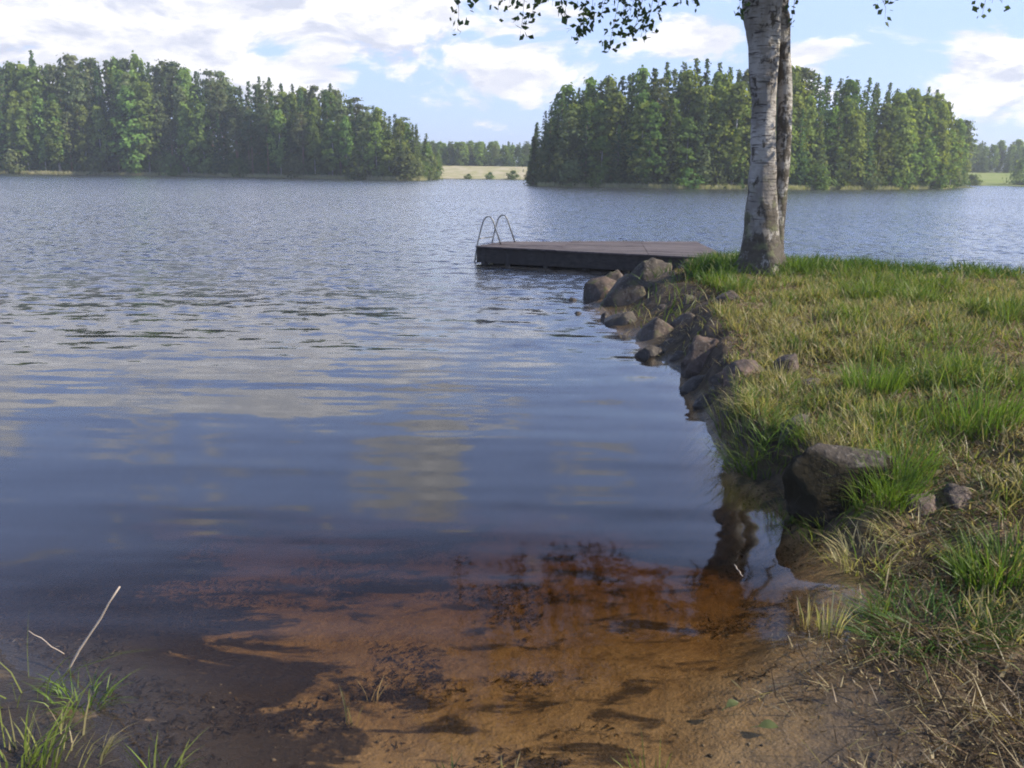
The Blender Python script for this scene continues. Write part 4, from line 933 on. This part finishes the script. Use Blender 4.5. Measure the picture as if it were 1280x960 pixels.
for bb in ((-14, 9.5, 17, 4.2, .42), (-33, 8, 12, 5, .4), (2, 6.3, 5, 1.8, .30), (-2.6, 2.8, 2.2, 1.3, .25), (12, 8.2, 4.5, 1.6, .30), (18.5, 7.0, 3.0, 1.6, .27), (29.5, 5.2, 6, 2.3, .42), (40, 8, 9, 5, .3), (-4.5, 18.5, 4.0, 2.8, .30),
           (-22, 14, 12, 2.0, .12), (-80, 20, 30, 12, .1), (-16, 5.2, 14, 1.3, .22), (10, 4.2, 4, 1.0, .2), (-12, 18.5, 50, 6.5, .13), (14, 11.5, 9, 2.0, -.25), (3, 13.5, 12, 2.5, -.1), (-8, 36, 60, 9, -.25), (26, 14, 10, 5, -.2)):
    q = blob(*bb); cover = q if cover is None else wt.m('ADD', cover, q)
cv = wt.comb(wt.m('MULTIPLY', az, 0.13), wt.m('MULTIPLY', el, 0.29), 0.0)
n_a = wt.noise(cv, 1.0, 7, 0.58, 0.35); n_b = wt.noise(wt.scale(cv, 1, 1, 1, (7.3, 2.1, 4)), 1.5, 6, 0.6)
dens = wt.m('ADD', wt.m('MULTIPLY_ADD', n_a, 1.7, -0.35), cover); mask = wt.step(dens, 0.66, 0.82)
thick = wt.step(dens, 0.8, 1.1)
n_up = wt.noise(wt.scale(cv, 1, 1, 1, (0, 0.30, 0)), 1.0, 5, 0.58, 0.35)            # thicker cloud above means a grey underside here
under = wt.step(wt.m('SUBTRACT', n_up, n_a), -0.03, 0.13)
shade_ = wt.m('MAXIMUM', wt.m('MULTIPLY', under, 0.9), wt.m('MULTIPLY', wt.step(n_b, 0.42, 0.62), wt.m('MULTIPLY_ADD', thick, 0.35, 0.55)))
ccol = wt.mix(shade_, (8.6, 8.4, 8.6), (4.6, 4.9, 5.9))
sky_lift = wt.step(el, 21.0, 34.0, 0.72, 0.12)  # bright blue veil, added up past the view to lift the water's reflections
hs = wt.node('ShaderNodeHueSaturation'); hs.inputs['Saturation'].default_value = 1.15; wt.put(hs.inputs['Color'], sky.outputs[0])
skyc = wt.mix(sky_lift, hs.outputs[0], wt.mix(wt.step(el, 8, 20), (4.7, 6.1, 9.9), (6.0, 7.6, 13.2)))
wt.put(bg.inputs['Color'], wt.mix(mask, skyc, ccol)); wt.l.new(bg.outputs[0], wo.inputs['Surface'])

# ------------------------------------------------------------------ haze: the air over the lake
def haze():
    m, nt, out = material('lake_air'); v = nt.node('ShaderNodeVolumePrincipled')
    v.inputs['Color'].default_value = (0.86, 0.92, 1.0, 1); v.inputs['Density'].default_value = 0.0006; v.inputs['Anisotropy'].default_value = 0.2
    nt.l.new(v.outputs[0], out.inputs['Volume'])
    b = MB(); b.hexa([(-3100, -70, -7), (3100, -70, -7), (3100, 3600, -7), (-3100, 3600, -7), (-3100, -70, 60), (3100, -70, 60), (3100, 3600, 60), (-3100, 3600, 60)])
    tag(b.build('haze', m), 'thin haze over the lake', kind='stuff')
USE_HAZE = True
if USE_HAZE: haze()

# ------------------------------------------------------------------ render settings
vs = scene.view_settings; vs.view_transform = 'Standard'; vs.look = 'None'; vs.exposure = 0.65; vs.gamma = 1.0; vs.use_curve_mapping = False
scene.render.engine = 'CYCLES'; cy = scene.cycles
cy.use_denoising = True
try: cy.denoiser = 'OPENIMAGEDENOISE'; cy.denoising_input_passes = 'RGB_ALBEDO_NORMAL'; cy.denoising_prefilter = 'FAST'
except Exception: pass
cy.max_bounces = 5; cy.transparent_max_bounces = 8; cy.diffuse_bounces = 2; cy.glossy_bounces = 2; cy.use_adaptive_sampling = True; cy.adaptive_threshold = 0.02; cy.transmission_bounces = 4; cy.volume_bounces = 0
cy.sample_clamp_indirect = 4.0; cy.caustics_reflective = False; cy.caustics_refractive = False
cy.filter_width = 1.9
